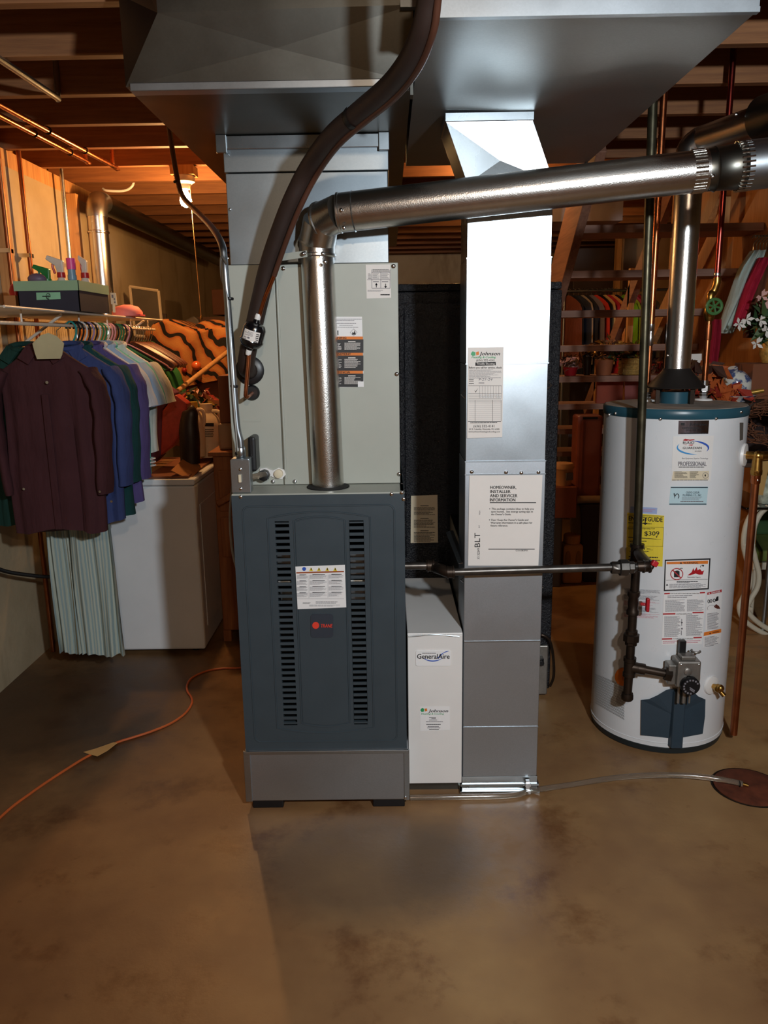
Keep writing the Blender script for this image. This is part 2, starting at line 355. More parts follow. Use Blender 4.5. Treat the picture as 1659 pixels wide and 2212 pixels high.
class Print:   # drawn in (u, v) with v pointing down
    def __init__(s): s.q = []; s.mats = []; s.lay = 1
    def mi(s, m):
        if m not in s.mats: s.mats.append(m)
        return s.mats.index(m)
    def poly(s, pts, m, lay=None): s.q.append((pts, [tuple(range(len(pts)))], s.mi(m), lay or s.lay)); return s
    def rect(s, u0, v0, u1, v1, m, lay=None, n=1):
        pts = []; fs = []
        for i in range(n + 1):
            u = u0 + (u1 - u0) * i / n; pts += [(u, v0), (u, v1)]
            if i: fs.append((2 * i - 2, 2 * i - 1, 2 * i + 1, 2 * i))
        s.q.append((pts, fs, s.mi(m), lay or s.lay)); return s
    def quad(s, c, m, lay=None, n=6):   # arbitrary corner quad tl, tr, br, bl
        tl, tr, br, bl = c; pts = []; fs = []
        for i in range(n + 1):
            t = i / n; pts += [(tl[0] + (tr[0] - tl[0]) * t, tl[1] + (tr[1] - tl[1]) * t), (bl[0] + (br[0] - bl[0]) * t, bl[1] + (br[1] - bl[1]) * t)]
            if i: fs.append((2 * i - 2, 2 * i - 1, 2 * i + 1, 2 * i))
        s.q.append((pts, fs, s.mi(m), lay or s.lay)); return s
    def text(s, t, u0, v1, h, m, width=None, bold=0.0, shear=0.0, slope=0.0, lay=3, vert=False):
        vs, fs, x0, x1, y0, y1 = textmesh(t, 0.0, shear)
        k = h / 0.7; ku = (width / (x1 - x0)) if width else k
        if bold and not vert:
            s.text(t, u0 + bold * k * 2.6, v1, h, m, width, 0.0, shear, slope, lay + .2); s.text(t, u0 + bold * k * 1.3, v1 - bold * k, h, m, width, 0.0, shear, slope, lay + .1)
        if vert: pts = [(u0 - y * k, v1 - (x - x0) * ku) for x, y in vs]
        else: pts = [(u0 + (x - x0) * ku, v1 - y * k + slope * (x - x0) * ku) for x, y in vs]
        s.q.append((pts, fs, s.mi(m), lay)); return s
    def lines(s, u0, v0, u1, v1, n, m, fill=0.45, slope=0.0, words=True, lay=2, seed=1):   # text too small to read: rows of word-length strokes
        n = max(1, int(round(n * 1.35))) if n > 2 else n; fill *= .85
        rnd = random.Random(seed * 7 + n); dv = (v1 - v0) / n; pts = []; fs = []
        for i in range(n):
            u = u0; end = u1 - (u1 - u0) * (rnd.random() ** 2) * .45
            va = v0 + i * dv + dv * (1 - fill) / 2; vb = va + dv * fill
            while u < end:
                wl = (u1 - u0) * rnd.uniform(.05, .14) if words else (end - u)
                ue = min(end, u + wl); o = len(pts)
                pts += [(u, va + slope * (u - u0)), (ue, va + slope * (ue - u0)), (ue, vb + slope * (ue - u0)), (u, vb + slope * (u - u0))]; fs.append((o, o + 1, o + 2, o + 3))
                u = ue + (u1 - u0) * .011
        s.q.append((pts, fs, s.mi(m), lay)); return s
    def ring(s, cu, cv, ru, rv, wd, m, a0=0, a1=360, lay=3, taper=False, n=24):
        pts = []; fs = []
        for i in range(n + 1):
            t = i / n; a = math.radians(a0 + (a1 - a0) * t); ww = wd * (math.sin(PI * t) if taper else 1)
            pts += [(cu + ru * math.cos(a), cv + rv * math.sin(a)), (cu + (ru - ww) * math.cos(a), cv + (rv - ww) * math.sin(a))]
            if i: fs.append((2 * i - 2, 2 * i - 1, 2 * i + 1, 2 * i))
        s.q.append((pts, fs, s.mi(m), lay)); return s
    def disc(s, cu, cv, r, m, lay=2, n=18): return s.poly([(cu + r * math.cos(2 * PI * i / n), cv + r * math.sin(2 * PI * i / n)) for i in range(n)], m, lay)
    def tri(s, cu, cv, r, m, lay=2): return s.poly([(cu, cv - r), (cu + r, cv + r * .8), (cu - r, cv + r * .8)], m, lay)
    def build(s, name, parent, fn, step=0.0004):
        mb = MB()
        for pts, fs, mi, lay in s.q:
            mb.mi = mi; mb.add([fn(u, v, lay * step) for u, v in pts], fs)
        return obj(name, mb, s.mats, parent, smooth=False, fix=False)
def on_y(Y): return lambda u, v, d: P(u, v, Y - 0.0008 - d)
def sticker(name, parent, corners, mat, fn, pr=None, n=6, label=None):   # a thin sheet lying on a surface, its print one sub-part
    tl, tr, br, bl = corners; mb = MB()
    def g(u, v):
        a = (tl[0] + (tr[0] - tl[0]) * u, tl[1] + (tr[1] - tl[1]) * u); b = (bl[0] + (br[0] - bl[0]) * u, bl[1] + (br[1] - bl[1]) * u)
        return fn(a[0] + (b[0] - a[0]) * v, a[1] + (b[1] - a[1]) * v, 0.0)
    def g2(u, v):
        a = (tl[0] + (tr[0] - tl[0]) * u, tl[1] + (tr[1] - tl[1]) * u); b = (bl[0] + (br[0] - bl[0]) * u, bl[1] + (br[1] - bl[1]) * u)
        return fn(a[0] + (b[0] - a[0]) * v, a[1] + (b[1] - a[1]) * v, -0.0007)
    mb.grid(n, 1, g)
    k = len(mb.v); mb.grid(n, 1, g2)
    rim = [i for i in range(n + 1)] + [n + 1 + i for i in range(n, -1, -1)]
    for i in range(len(rim)):
        a, b = rim[i], rim[(i + 1) % len(rim)]; mb.f.append((a, b, k + b, k + a)); mb.m.append(0)
    o = obj(name, mb, mat, parent, smooth=False)
    if label: o['label'] = label
    if pr: pr.build('printed_text', o, fn)
    return o
# ================================================================== SETTING
XL, XR, YB, YN, ZJ = -1.77, 4.2, 9.0, -2.6, 2.42
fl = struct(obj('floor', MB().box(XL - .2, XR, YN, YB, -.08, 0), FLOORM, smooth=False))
struct(obj('wall_left', MB().box(XL - .2, XL, YN, YB, 0, 2.345), WALLM, smooth=False))
struct(obj('wall_back', MB().box(XL - .2, XR, YB, YB + .2, 0, 2.7), WALLM, smooth=False))
struct(obj('wall_right', MB().box(XR, XR + .2, YN, YB, 0, 2.7), WALLM, smooth=False))
struct(obj('wall_front', MB().box(XL - .2, XR, YN - .2, YN, 0, 2.7), WALLM, smooth=False))
SUBFL = wood('subfloor_board', '8a5a34', 'b07c4c', 'Y')
ceil = struct(obj('ceiling', MB().box(XL - .2, XR, YN, YB, 2.66, 2.70), SUBFL, smooth=False))
jm = None
for k in range(30):
    y = 2.75 - 13 * .395 + .395 * k
    if y > YB - .05: break
    if jm is None:
        jm = obj('joist', MB().box(XL - .12, XR, -.019, .019, ZJ, 2.66), JOIST, ceil, smooth=False, bevel=.003).data
        j = [o for o in ceil.children][-1]
    else:
        j = bpy.data.objects.new('joist', jm); COL.objects.link(j); j.parent = ceil
    j.location.y = y
struct(obj('trim_1', MB().box(XL - .14, XL + .0, YN, YB, 2.345, 2.42), STUD, smooth=False))['label'] = 'wooden sill plate on top of the concrete wall'
struct(obj('trim_2', MB().box(XL - .16, XL - .13, YN, YB, 2.42, 2.66), OSB, smooth=False))['label'] = 'chipboard rim board between the joist ends'

# studs against the left wall
def wallstud(px, py, label, w_=.038, d=.06):
    p = PX(px, py, XL + .03)
    tag(obj('wall_stud', MB().box(XL + .001, XL + d, p.y - w_ / 2, p.y + w_ / 2, 1.1, 2.344), STUD, smooth=False, bevel=.003, origin=(XL, p.y, 1.1)), label, 'stud')
wallstud(160, 480, 'bare wooden stud on the left wall beside the round dryer vent')
wallstud(14, 560, 'bare wooden stud on the left wall at the photo edge')
def wallpipe(name, px, py, r, mat, label, cat='pipe', bands=True):
    p = PX(px, py, XL + .05); t = thing(name, label, cat, (XL + .05, p.y, 0))
    obj('riser', MB().cyl((XL + .05, p.y, 0.01), (XL + .05, p.y, 2.6), r, 12), mat, t)
    mb = MB().obox((XL + .03, p.y, 1.95), (.06, .05, .018)); obj('pipe_strap', mb, CHROME, t)
wallpipe('copper_riser', 12, 480, .011, COPPERD, 'copper water riser on the left wall, nearer the photo edge')
wallpipe('copper_riser', 56, 480, .011, COPPERD, 'copper water riser on the left wall between the stud and the other riser')
wallpipe('conduit_riser', 142, 470, .011, GALVB, 'slim galvanized conduit riser beside the orange wooden stud')

# pipes slung under the joists
def joistpipe(p0, p1, z, r, mat, name, label, straps):
    a = PZ(*p0, z); b = PZ(*p1, z); a = a + (a - b) * .4
    t = thing(name, label, 'pipe', (b.x, b.y, z))
    obj('pipe_run', MB().tube(smoothpath([a, b, b + V((0, .05, .01)), b + V((0, .07, .16))], 5), r, 12), mat, t)
    for q in straps:
        c = a.lerp(b, q); obj('pipe_clip', MB().tube([c + V((r * 1.25 * math.cos(u), 0, r * 1.25 * math.sin(u))) for u in [k * PI / 6 for k in range(12)]], .0025, 6, closed=True), INK, t)
joistpipe((0, 226), (236, 354), 2.405, .011, COPPER, 'copper_ceiling_pipe', 'longer copper pipe slung under the joists', (.55, .8))
joistpipe((0, 250), (176, 342), 2.405, .011, COPPER, 'copper_ceiling_pipe', 'shorter copper pipe slung under the joists beside the longer one', (.55, .88))
joistpipe((0, 128), (112, 203), 2.405, .011, GALV, 'grey_ceiling_pipe', 'dull grey pipe end under the dark joists at upper left', ())
# cable stapled along a joist
c0 = PZ(222, 408, 2.40); tag(obj('white_cable', MB().tube(smoothpath([c0, c0 + V((.03, -.01, -.012)), c0 + V((.12, 0, -.012)), c0 + V((.17, .0, .012)), c0 + V((.18, .02, .06))], 6), .007, 8), WHITEP, origin=tuple(c0)), 'short white cable looped out of a drilled joist', 'cable')

# ---------------- lampholders with pull string
BULBM = M('lit_bulb', (1.0, 0.55, 0.2), 0.4, emit=160.0, var=0)
def ceiling_bulb(loc, label, energy, col, string=None):
    x, y, z = loc; t = thing('ceiling_lampholder', label, 'lamp', (x, y, z))
    obj('porcelain_base', MB().lathe([(.05, 0), (.054, -.012), (.052, -.03), (.032, -.042), (.026, -.065), (.02, -.066)], (x, y, z), seg=24), WHITEP, t)
    obj('backing_block', MB().box(x - .06, x + .06, y - .05, y + .05, z, z + .045), STUD, t, smooth=False)
    obj('bulb', MB().lathe([(.012, -.062), (.014, -.075), (.028, -.10), (.031, -.122), (.024, -.145), (.004, -.155)], (x, y, z), seg=20), BULBM, t)
    lamp('bulb_light', (x, y, z - .19 if string else z - .10), energy, col, 0.03)
    if string:
        pts = [V((x + .03, y - .01, z - .05)), V((x + .032, y - .012, z - .2)), V((x + .04, y - .012, z - .5)), V((x + .045, y - .012, string))]
        obj('pull_string', MB().tube(smoothpath(pts, 4), .0022, 6), M('string', 'd8b078', .8), t)
        obj('pull_knob', MB().lathe([(.003, .014), (.007, .008), (.007, 0), (.004, -.008)], (x + .045, y - .012, string), seg=10), BRASS, t)
    return t
bl = PZ(398, 380, ZJ - .046)
ceiling_bulb((bl.x, bl.y, ZJ - .046), 'lit bare bulb in a white lampholder under the joists with pull string', 27, (1.0, .50, .18), P(415, 688, bl.y).z)
ceiling_bulb((1.1, 6.0, ZJ + .05), 'unseen lit bulb in a lampholder added between the joists above the clothes rack', 40, (1.0, .56, .26))  # added bulb, out of view, to brighten the stairs and clothes rack
ceiling_bulb((0.55, 4.52, ZJ + .15), 'unseen lit bulb in a lampholder added between the joists behind the refrigerator', 14, (1.0, .60, .32))  # invented bulb hidden by the ducts, warms the stair side

# ---------------- dryer vent along the left wall
xv = XL + .16; e = PX(207, 440, xv); zt = e.z; yv = e.y
t = thing('dryer_vent_duct', 'round galvanized vent duct rising by the left wall and turning back', 'duct', (xv, yv, .9))
obj('riser', MB().tube([(xv, yv, .9), (xv, yv, zt - .06)], .055, 24), SHINY, t)
obj('elbow', MB().tube([(xv, yv, zt - .07), (xv, yv, zt - .05), (xv, yv + .012, zt - .015), (xv, yv + .04, zt + .015), (xv, yv + .09, zt + .02), (xv, yv + .11, zt + .02)], .058, 24), GALV, t)
obj('collar', MB().lathe([(.056, 0), (.060, .004), (.060, .012), (.056, .016)], (xv, yv, zt - .16), seg=24), CHROME, t)
obj('back_run', MB().tube([(xv, yv + .10, zt + .02), (xv - .02, YB - 1, zt + .02)], .055, 24), GALVD, t)

# ================================================================== DUCTWORK
YF, FX0, FX1, FZ0, FZ1 = 2.362, -.486, .044, .216, 1.073
YC = PZ(700, 1047, FZ1).y
ZS = P(660, 291, YC + .01).z; ZR = 2.165
ys = PZ(590, 182, ZS).y
A = PZ(272, 188, ZS); A.y = ys; B = PZ(889, 174, ZS); B.y = ys
Ct = P(340, 28, ys - .05); Dt = P(893, 10, ys - .05); Eo = P(256, -12, ys + .16)
t = thing('supply_duct', 'large dull galvanized supply trunk duct over the furnace', 'duct', (0, ys + .5, ZS))
mb = MB(); yb = 5.4
mid = (A + B + Ct + Dt) / 4 + V((0, .004, 0))
Cu, Du, Eu = Ct + V((0, -.01, .25)), Dt + V((0, -.01, .25)), Eo + V((0, 0, .2))
Ab, Bb = V((A.x, yb, ZS)), V((B.x, yb, ZS)); Abt, Bbt = V((A.x, yb, 2.41)), V((B.x, yb, 2.41)); At, Bt = V((A.x, ys + .2, 2.41)), V((B.x, ys + .2, 2.41))
mb.add([A, B, Dt, Ct, mid], [(0, 1, 4), (1, 2, 4), (2, 3, 4), (3, 0, 4)])
mb.add([A, Ct, Eo], [(0, 1, 2)]); mb.add([Ct, Dt, Du, Cu], [(0, 1, 2, 3)]); mb.add([Ct, Cu, Eu, Eo], [(0, 1, 2, 3)])
mb.add([A, B, Bb, Ab], [(0, 1, 2, 3)]); mb.add([A, Ab, Abt, At, Eo], [(0, 1, 2, 3, 4)]); mb.add([B, Bb, Bbt, Bt, Du, Dt], [(0, 1, 2, 3, 4, 5)]); mb.add([Ab, Bb, Bbt, Abt], [(0, 1, 2, 3)])
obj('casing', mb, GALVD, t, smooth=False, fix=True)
obj('drive_cleat', MB().box(A.x + .012, B.x - .005, ys - .010, ys + .03, ZS - .012, ZS + .006), GALV, t, smooth=False, bevel=.002)
obj('corner_flange', MB().box(B.x - .003, B.x + .004, ys - .006, ys + .03, ZS - .03, ZS - .0), GALVD, t, smooth=False)
obj('top_flange', MB().box(Dt.x - .03, Dt.x + .01, Dt.y - .02, Dt.y, Dt.z - .012, Dt.z + .004), GALV, t, smooth=False)

yr = PZ(1300, 26, ZR).y; rx0 = B.x + .012; rx1 = PZ(1640, 20, ZR).x; re = PZ(1284, 352, ZR).y
t = thing('return_duct', 'large wavy galvanized return trunk duct above the narrow drop', 'duct', (.5, yr + .5, ZR))
def under(u, v):
    x = rx0 + (rx1 - rx0) * u; y = yr + (re - yr) * v
    return (x, y, ZR + .016 * math.sin(u * 7 + v * 3) * math.sin(v * 5 + .5) * math.sin(PI * u) * math.sin(PI * v))
mb = MB().grid(24, 30, under)
obj('bottom_panel', mb, GALVW, t)
mb = MB(); mb.add([(rx0, yr, ZR), (rx1, yr, ZR), (rx1, re, ZR), (rx0, re, ZR), (rx0, yr, 2.41), (rx1, yr, 2.41), (rx1, re, 2.41), (rx0, re, 2.41)], [(4, 5, 6, 7), (0, 1, 5, 4), (1, 2, 6, 5), (2, 3, 7, 6), (3, 0, 4, 7)])
obj('casing', mb, GALV, t, smooth=False)
obj('front_seam', MB().box(rx0, rx1, yr - .004, yr + .012, ZR - .006, ZR + .004), GALV, t, smooth=False)
obj('hanger_bolt', MB().cyl((rx1 - .006, re - .02, ZR - .03), (rx1 - .006, re - .02, ZR), .005, 8), IRON, t)

# ---------------- supply plenum
def quadpts(px4, Y): return [P(a, b, Y) for a, b in px4]
px0 = P(489, 420, YC + .01).x; px1 = P(838, 420, YC + .01).x; zc = P(680, 570, YC).z; PD = .50
t = thing('supply_plenum', 'galvanized supply plenum between the coil cabinet and the trunk', 'duct', (0, YC + .2, zc))
yp = YC + .012
zb = P(660, 372, yp).z
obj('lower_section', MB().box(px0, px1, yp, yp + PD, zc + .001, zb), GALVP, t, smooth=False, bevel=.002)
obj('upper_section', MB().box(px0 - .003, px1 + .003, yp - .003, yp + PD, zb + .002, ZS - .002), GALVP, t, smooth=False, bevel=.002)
obj('top_flange', MB().box(px0 - .012, px1 + .006, yp - .016, yp, ZS - .040, ZS - .002), GALVB, t, smooth=False, bevel=.002)
for x in (px0 - .006, px1 - .012): obj('corner_clip', MB().box(x - .014, x + .018, yp - .022, yp - .012, ZS - .05, ZS + .0), GALVB, t, smooth=False, bevel=.002)
for q in ((497, 452), (830, 310), (520, 312), (492, 558)): screw(t, P(*q, yp - .004), r=.004)

# ---------------- evaporator coil cabinet
cx0 = P(492, 800, YC).x; cx1 = P(862, 800, YC).x
t = thing('coil_cabinet', 'pale grey evaporator coil cabinet standing on the furnace', 'air handler', ((cx0 + cx1) / 2, YC + .25, FZ1))
split = P(603, 800, YC).x
obj('side_case', MB().box(cx0 + .004, cx1 - .004, YC + .012, YC + .53, FZ1 + .001, zc), COILP, t, smooth=False)
obj('left_panel', MB().box(cx0, split - .002, YC, YC + .014, FZ1 + .002, zc), COILP, t, smooth=False, bevel=.002)
obj('right_panel', MB().box(split + .002, cx1, YC, YC + .014, FZ1 + .002, zc), COILP, t, smooth=False, bevel=.002)
obj('panel_rib', MB().tube([P(597, 587, YC), P(618, 1034, YC)], .004, 8), COILP, t)
for q in ((612, 580), (850, 575), (857, 808), (862, 1024), (590, 1040), (637, 1040), (868, 1048)): screw(t, P(*q, YC), r=.007)
for q, r in (((540, 800), .045), ((545, 848), .024)):
    g = P(*q, YC - .001); obj('rubber_grommet', MB().lathe([(r, 0), (r, .006), (r * .8, .012), (r * .3, .012)], g, (0, -1, 0), 24), BLACK, t)
dp = P(603, 1022, YC)
dr = obj('drain_plate', MB().prism([P(a, b, YC) for a, b in ((562, 1012), (575, 1010), (590, 1016), (602, 1010), (614, 1014), (618, 1024), (610, 1034), (598, 1034), (586, 1028), (572, 1034), (562, 1028))], (0, -.006, 0)), WHITEP, t, smooth=False)
obj('drain_plug', MB().lathe([(.014, .006), (.014, .018), (.010, .02)], P(603, 1022, YC), (0, -1, 0), 18), CREAM, dr)
dt = obj('drain_fitting', MB().lathe([(.017, .006), (.019, .02), (.017, .04), (.012, .042)], P(573, 1024, YC), (0, -1, 0), 8), BLACK, t)
obj('drain_tube', MB().tube([P(573, 1024, YC - .035), P(560, 1027, YC - .06), P(543, 1031, YC - .075), P(536, 1032, YC - .07)], .009, 10), CLEAR, dt)
obj('embossed_mark', MB().obox(P(545, 909, YC), (.055, .003, .006)), COILP, t, smooth=False)
# rating chart
pr = Print(); k = GREYINK
pr.rect(803, 588, 842, 589, k).rect(793, 604, 843, 605, k).rect(803, 582, 804, 622, k).rect(822, 588, 823, 622, k).rect(803, 622, 843, 623, k).rect(842, 582, 843, 622, k)
pr.lines(805, 581, 842, 587, 2, INK, seed=2).lines(795, 590, 802, 603, 4, k, seed=3).lines(805, 590, 821, 603, 5, k, seed=4).lines(824, 590, 841, 603, 5, k, seed=5).lines(794, 626, 830, 630, 2, k, seed=6).lines(822, 634, 842, 639, 1, INK, .7, seed=8)
for u, s in ((813, 1), (833, -1)):
    pr.rect(u - .8, 613, u + .8, 621, INK); pr.poly([(u, 617 - 6 * s), (u + 3, 617 - 1 * s), (u - 3, 617 - 1 * s)], INK)
pr.lines(806, 607, 820, 610, 1, k, .7, seed=7).lines(825, 607, 840, 610, 1, k, .7, seed=9)
sticker('rating_chart', t, ((790, 572), (843, 571), (845, 643), (792, 645)), PAPER, on_y(YC), pr, label='white airflow chart sticker with an up and a down arrow')
# warning label, partly behind the flue
pr = Print(); B_ = M('label_black', '0f0e12', .5, var=0)
for (v0, v1, tx, w_) in ((727, 733, 'WARNING', 40), (762, 768, 'AVERTISSEMENT', 62), (801, 807, 'ADVERTENCIA', 58)):
    pr.rect(704, v0, 784, v1, ORANGE)
for v0, v1 in ((733, 762), (768, 801), (807, 836)):
    pr.rect(704, v0, 785, v1, B_); pr.lines(744, v0 + 7, 779, v1 - 6, 6, PAPER, .5, seed=v0, lay=3); pr.rect(752, v0 + 4, 768, v0 + 6, PAPER, 3); pr.lines(722, v0 + 8, 738, v1 - 6, 5, PAPER, .5, seed=v0 + 1, lay=3)
pr.text('WARNING', 710, 732, 4.4, INK, 38, bold=.02).text('AVERTISSEMENT', 702, 767, 4.4, INK, 56, bold=.02).text('ADVERTENCIA', 704, 806, 4.4, INK, 52, bold=.02)
pr.lines(728, 688, 782, 694, 2, k, seed=11).lines(728, 697, 770, 700, 1, k, seed=12).lines(733, 702, 765, 704, 1, k, seed=13).lines(729, 706, 778, 708, 1, k, seed=14)
pr.rect(728, 714, 731, 724, INK).poly([(760, 723), (762, 716), (764, 720), (766, 713), (769, 723)], INK).ring(764, 718, 8, 8, .8, GREYINK, n=4)
pr.rect(773, 824, 785, 836, GLOSSP, 4)
sticker('warning_label', t, ((704, 684), (782, 684), (786, 836), (706, 837)), GLOSSP, on_y(YC), pr, label='white, orange and black trilingual warning label')
# ================================================================== FURNACE
FT = thing('gas_furnace', 'dark slate gas furnace with louvred door and vent pipe collar', 'furnace', ((FX0 + FX1) / 2, YF + .35, 0))
ZD1 = FZ1 - .004
body = MB()
body.box(FX0, FX0 + .012, YF + .024, YF + .71, FZ0, FZ1); body.box(FX1 - .012, FX1, YF + .024, YF + .71, FZ0, FZ1)
body.box(FX0, FX1, YF + .70, YF + .712, FZ0, FZ1); body.box(FX0, FX1, YF + .024, YF + .71, FZ0, FZ0 + .01)
obj('cabinet', body, SLATE, FT, smooth=False)
obj('top_plate', MB().box(FX0, FX1, YF + .002, YF + .71, FZ1 - .012, FZ1), COILP, FT, smooth=False, bevel=.002)
obj('inner_panel', MB().box(FX0 + .012, FX1 - .012, YF + .30, YF + .31, FZ0, FZ1 - .02), DARK, FT, smooth=False)
# door: frame pieces around the two louvre columns
def fx(px, py): return P(px, py, YF).x
def fz(py): return P(690, py, YF).z
L0, L1 = fx(603, 1340), fx(633, 1340); R0, R1 = fx(759, 1340), fx(790, 1340)
lz1, lz0 = fz(1128), fz(1563)
dr = MB()
dr.box(FX0, L0, YF, YF + .022, FZ0, ZD1).box(L1, R0, YF, YF + .022, FZ0, ZD1).box(R1, FX1, YF, YF + .022, FZ0, ZD1)
for a, b in ((L0, L1), (R0, R1)): dr.box(a, b, YF, YF + .022, FZ0, lz0).box(a, b, YF, YF + .022, lz1, ZD1)
DOOR = obj('front_door', dr, SLATE, FT, smooth=False)
n = 34; pitch = (lz1 - lz0) / n; lm = None
for a, b in ((L0, L1), (R0, R1)):
    for i in range(n + 1):
        z = lz0 + i * pitch
        mb = MB().hexa([V((a, YF, z - pitch * .24)), V((b, YF, z - pitch * .24)), V((b, YF + .005, z - pitch * .24)), V((a, YF + .005, z - pitch * .24)), V((a, YF, z + pitch * .24)), V((b, YF, z + pitch * .24)), V((b, YF + .005, z + pitch * .24)), V((a, YF + .005, z + pitch * .24))])
        if lm is None:
            o0 = obj('louver', mb, SLATE, DOOR, smooth=False); lm = o0.data; base = V(((a + b) / 2, 0, z))
        else:
            o = bpy.data.objects.new('louver', lm); COL.objects.link(o); o.parent = DOOR; o.location = V(((a + b) / 2, 0, z)) - base
# pressed outlines
def bead(name, pts, r=.0032): obj(name, MB().tube(pts, r, 6, closed=True), SLATE, DOOR)
q = rrect(FX0 + .032, FZ0 + .028, FX1 - .032, ZD1 - .035, .02); bead('border_bead', [(x, YF + .0005, z) for x, z in q])
def arch(x0, x1, z0, z1, sag, n=12):
    top = [(x1 + (x0 - x1) * i / n, z1 + sag * (1 - (2 * i / n - 1) ** 2)) for i in range(n + 1)]
    bot = [(x0 + (x1 - x0) * i / n, z0 - sag * (1 - (2 * i / n - 1) ** 2)) for i in range(n + 1)]
    return top + bot
bead('outer_arch_bead', [(x, YF + .0005, z) for x, z in arch(fx(588, 1340), fx(803, 1340), fz(1572), fz(1118), .018)])
bead('inner_arch_bead', [(x, YF + .0005, z) for x, z in arch(fx(643, 1340), fx(750, 1340), fz(1562), fz(1124), .012)])
obj('inner_arch_panel', MB().prism([(x, YF, z) for x, z in arch(fx(646, 1340), fx(747, 1340), fz(1559), fz(1127), .011)], (0, -.0025, 0)), SLATE, DOOR, smooth=False)
for q in ((520, 1073), (846, 1067), (868, 1064), (872, 1078)): screw(FT, P(*q, YF), r=.006)
# burner parts glimpsed through the louvres
obj('burner_manifold', MB().cyl((FX0 + .05, YF + .14, fz(1285)), (FX1 - .05, YF + .14, fz(1285)), .012, 12), GALVB, FT)
bb = MB().box(FX0 + .09, FX0 + .22, YF + .10, YF + .2, fz(1245), fz(1215)); bb.box(FX1 - .2, FX1 - .07, YF + .10, YF + .2, fz(1262), fz(1212)).box(FX0 + .12, FX1 - .1, YF + .12, YF + .22, fz(1325), fz(1300))
obj('control_box', bb, GALV, FT, smooth=False)
# door labels
YI = YF - .0026
pr = Print()
for i, (u, m) in enumerate(((657, BLUEINK), (672, YELLOW), (689, YELLOW), (707, YELLOW), (724, YELLOW))):
    if i == 0: pr.disc(u, 1229, 4.2, m)
    else: pr.tri(u, 1230, 4.5, m); pr.poly([(u - 1, 1232), (u + 1, 1232), (u + 1.6, 1228), (u - .6, 1227)], INK, 3)
pr.quad(((640, 1236), (743, 1233), (743, 1236), (640, 1239)), M('brown_band', '9a4a20', .6, var=0), 2).rect(667, 1242, 667.5, 1292, GREYINK).rect(708, 1241, 708.5, 1291, GREYINK)
for c, (a, b) in enumerate(((641, 665), (669, 706), (710, 742))):
    for r in range(4): pr.lines(a, 1242 + 13 * r - c * .6, b, 1251 + 13 * r - c * .6, 5, GREYINK, .42, slope=-.025, seed=c * 9 + r); pr.rect(a + 6, 1241 + 13 * r - c * .6, b - 4, 1242.2 + 13 * r - c * .6, INK, 3)
pr.rect(641, 1293, 743, 1293.4, GREYINK).lines(654, 1301, 672, 1305, 2, INK, seed=30).lines(682, 1299, 742, 1304, 2, INK, seed=31).lines(668, 1306, 742, 1310, 2, GREYINK, seed=32)
sticker('safety_label', DOOR, ((638, 1224), (745, 1220), (748, 1312), (643, 1316)), GLOSSP, on_y(YI), pr, label='white safety label with a row of warning triangles')
pr = Print().disc(682, 1351, 7.5, LOGORED).text('TRANE', 693, 1355.5, 7.5, LOGORED, 25, bold=.0145, shear=.15)
mbp = MB().prism([(P(a, b, YI)) for a, b in [(u, v) for u, v in rrect(671, 1326, 720, 1377, 7)]], (0, -.002, 0))
bd = obj('brand_badge', mbp, BADGE, DOOR, smooth=False); bd['label'] = 'dark rounded badge with red disc and lettering'
pr.build('printed_text', bd, on_y(YI - .002))
# low-voltage cable down the left side
obj('thermostat_cable', MB().tube(smoothpath([(FX0 - .004, YF + .05, FZ1 + .02), (FX0 - .02, YF + .06, FZ1 - .08), (FX0 - .018, YF + .06, FZ1 - .2), (FX0 + .004, YF + .06, FZ1 - .3)], 6), .004, 8), GREYCAST, FT)
obj('flue_opening', MB().lathe([(.068, 0), (.068, .003), (.05, .003)], P(709, 1052, PZ(709, 1052, FZ1).y) + V((0, 0, .0005)), seg=28), DARK, FT)

# base / filter rack
t = thing('galvanized_stand', 'short galvanized base box under the furnace', 'stand', ((FX0 + FX1) / 2, YF + .35, 0))
obj('base_box', MB().box(FX0 - .004, FX1 + .004, YF - .002, YF + .7, .030, FZ0 - .001), GALVL, t, smooth=False, bevel=.003)
for a, b in ((FX0 - .008, FX0 + .014), (FX1 - .010, FX1 + .008)): obj('edge_frame', MB().box(a, b, YF - .006, YF + .0, .03, FZ0 - .002), GALV, t, smooth=False, bevel=.001)
obj('top_lip', MB().box(FX0 - .006, FX1 + .006, YF - .008, YF + .0, FZ0 - .013, FZ0 - .002), GALV, t, smooth=False, bevel=.001)
for x0, x1 in ((FX0 + .012, FX0 + .115), (FX1 - .115, FX1 - .008)):
    obj('foot_pad', MB().box(x0, x1, YF + .004, YF + .12, 0.0, .03), BLACK, t, smooth=False, bevel=.003)
    obj('foot_pad', MB().box(x0, x1, YF + .56, YF + .68, 0.0, .03), BLACK, t, smooth=False, bevel=.003)
screw(t, P(876, 1723, YF - .006), r=.005)

# ---------------- furnace vent connector
pc = PZ(709, 1050, FZ1); vy = pc.y + .0; vr = .0505
vx = pc.x
z1 = P(685, 530, vy).z; hA = P(742, 459, 2.405); hB = P(1526, 368, 2.29)
t = thing('furnace_vent_pipe', 'shiny round vent pipe rising from the furnace and running right to the flue', 'pipe', (vx, vy, FZ1))
xt = P(685, 540, vy).x
obj('riser', MB().tube([(vx, vy, FZ1 + .001), (xt, vy, z1 - .02)], vr, 40), SHINY, t)
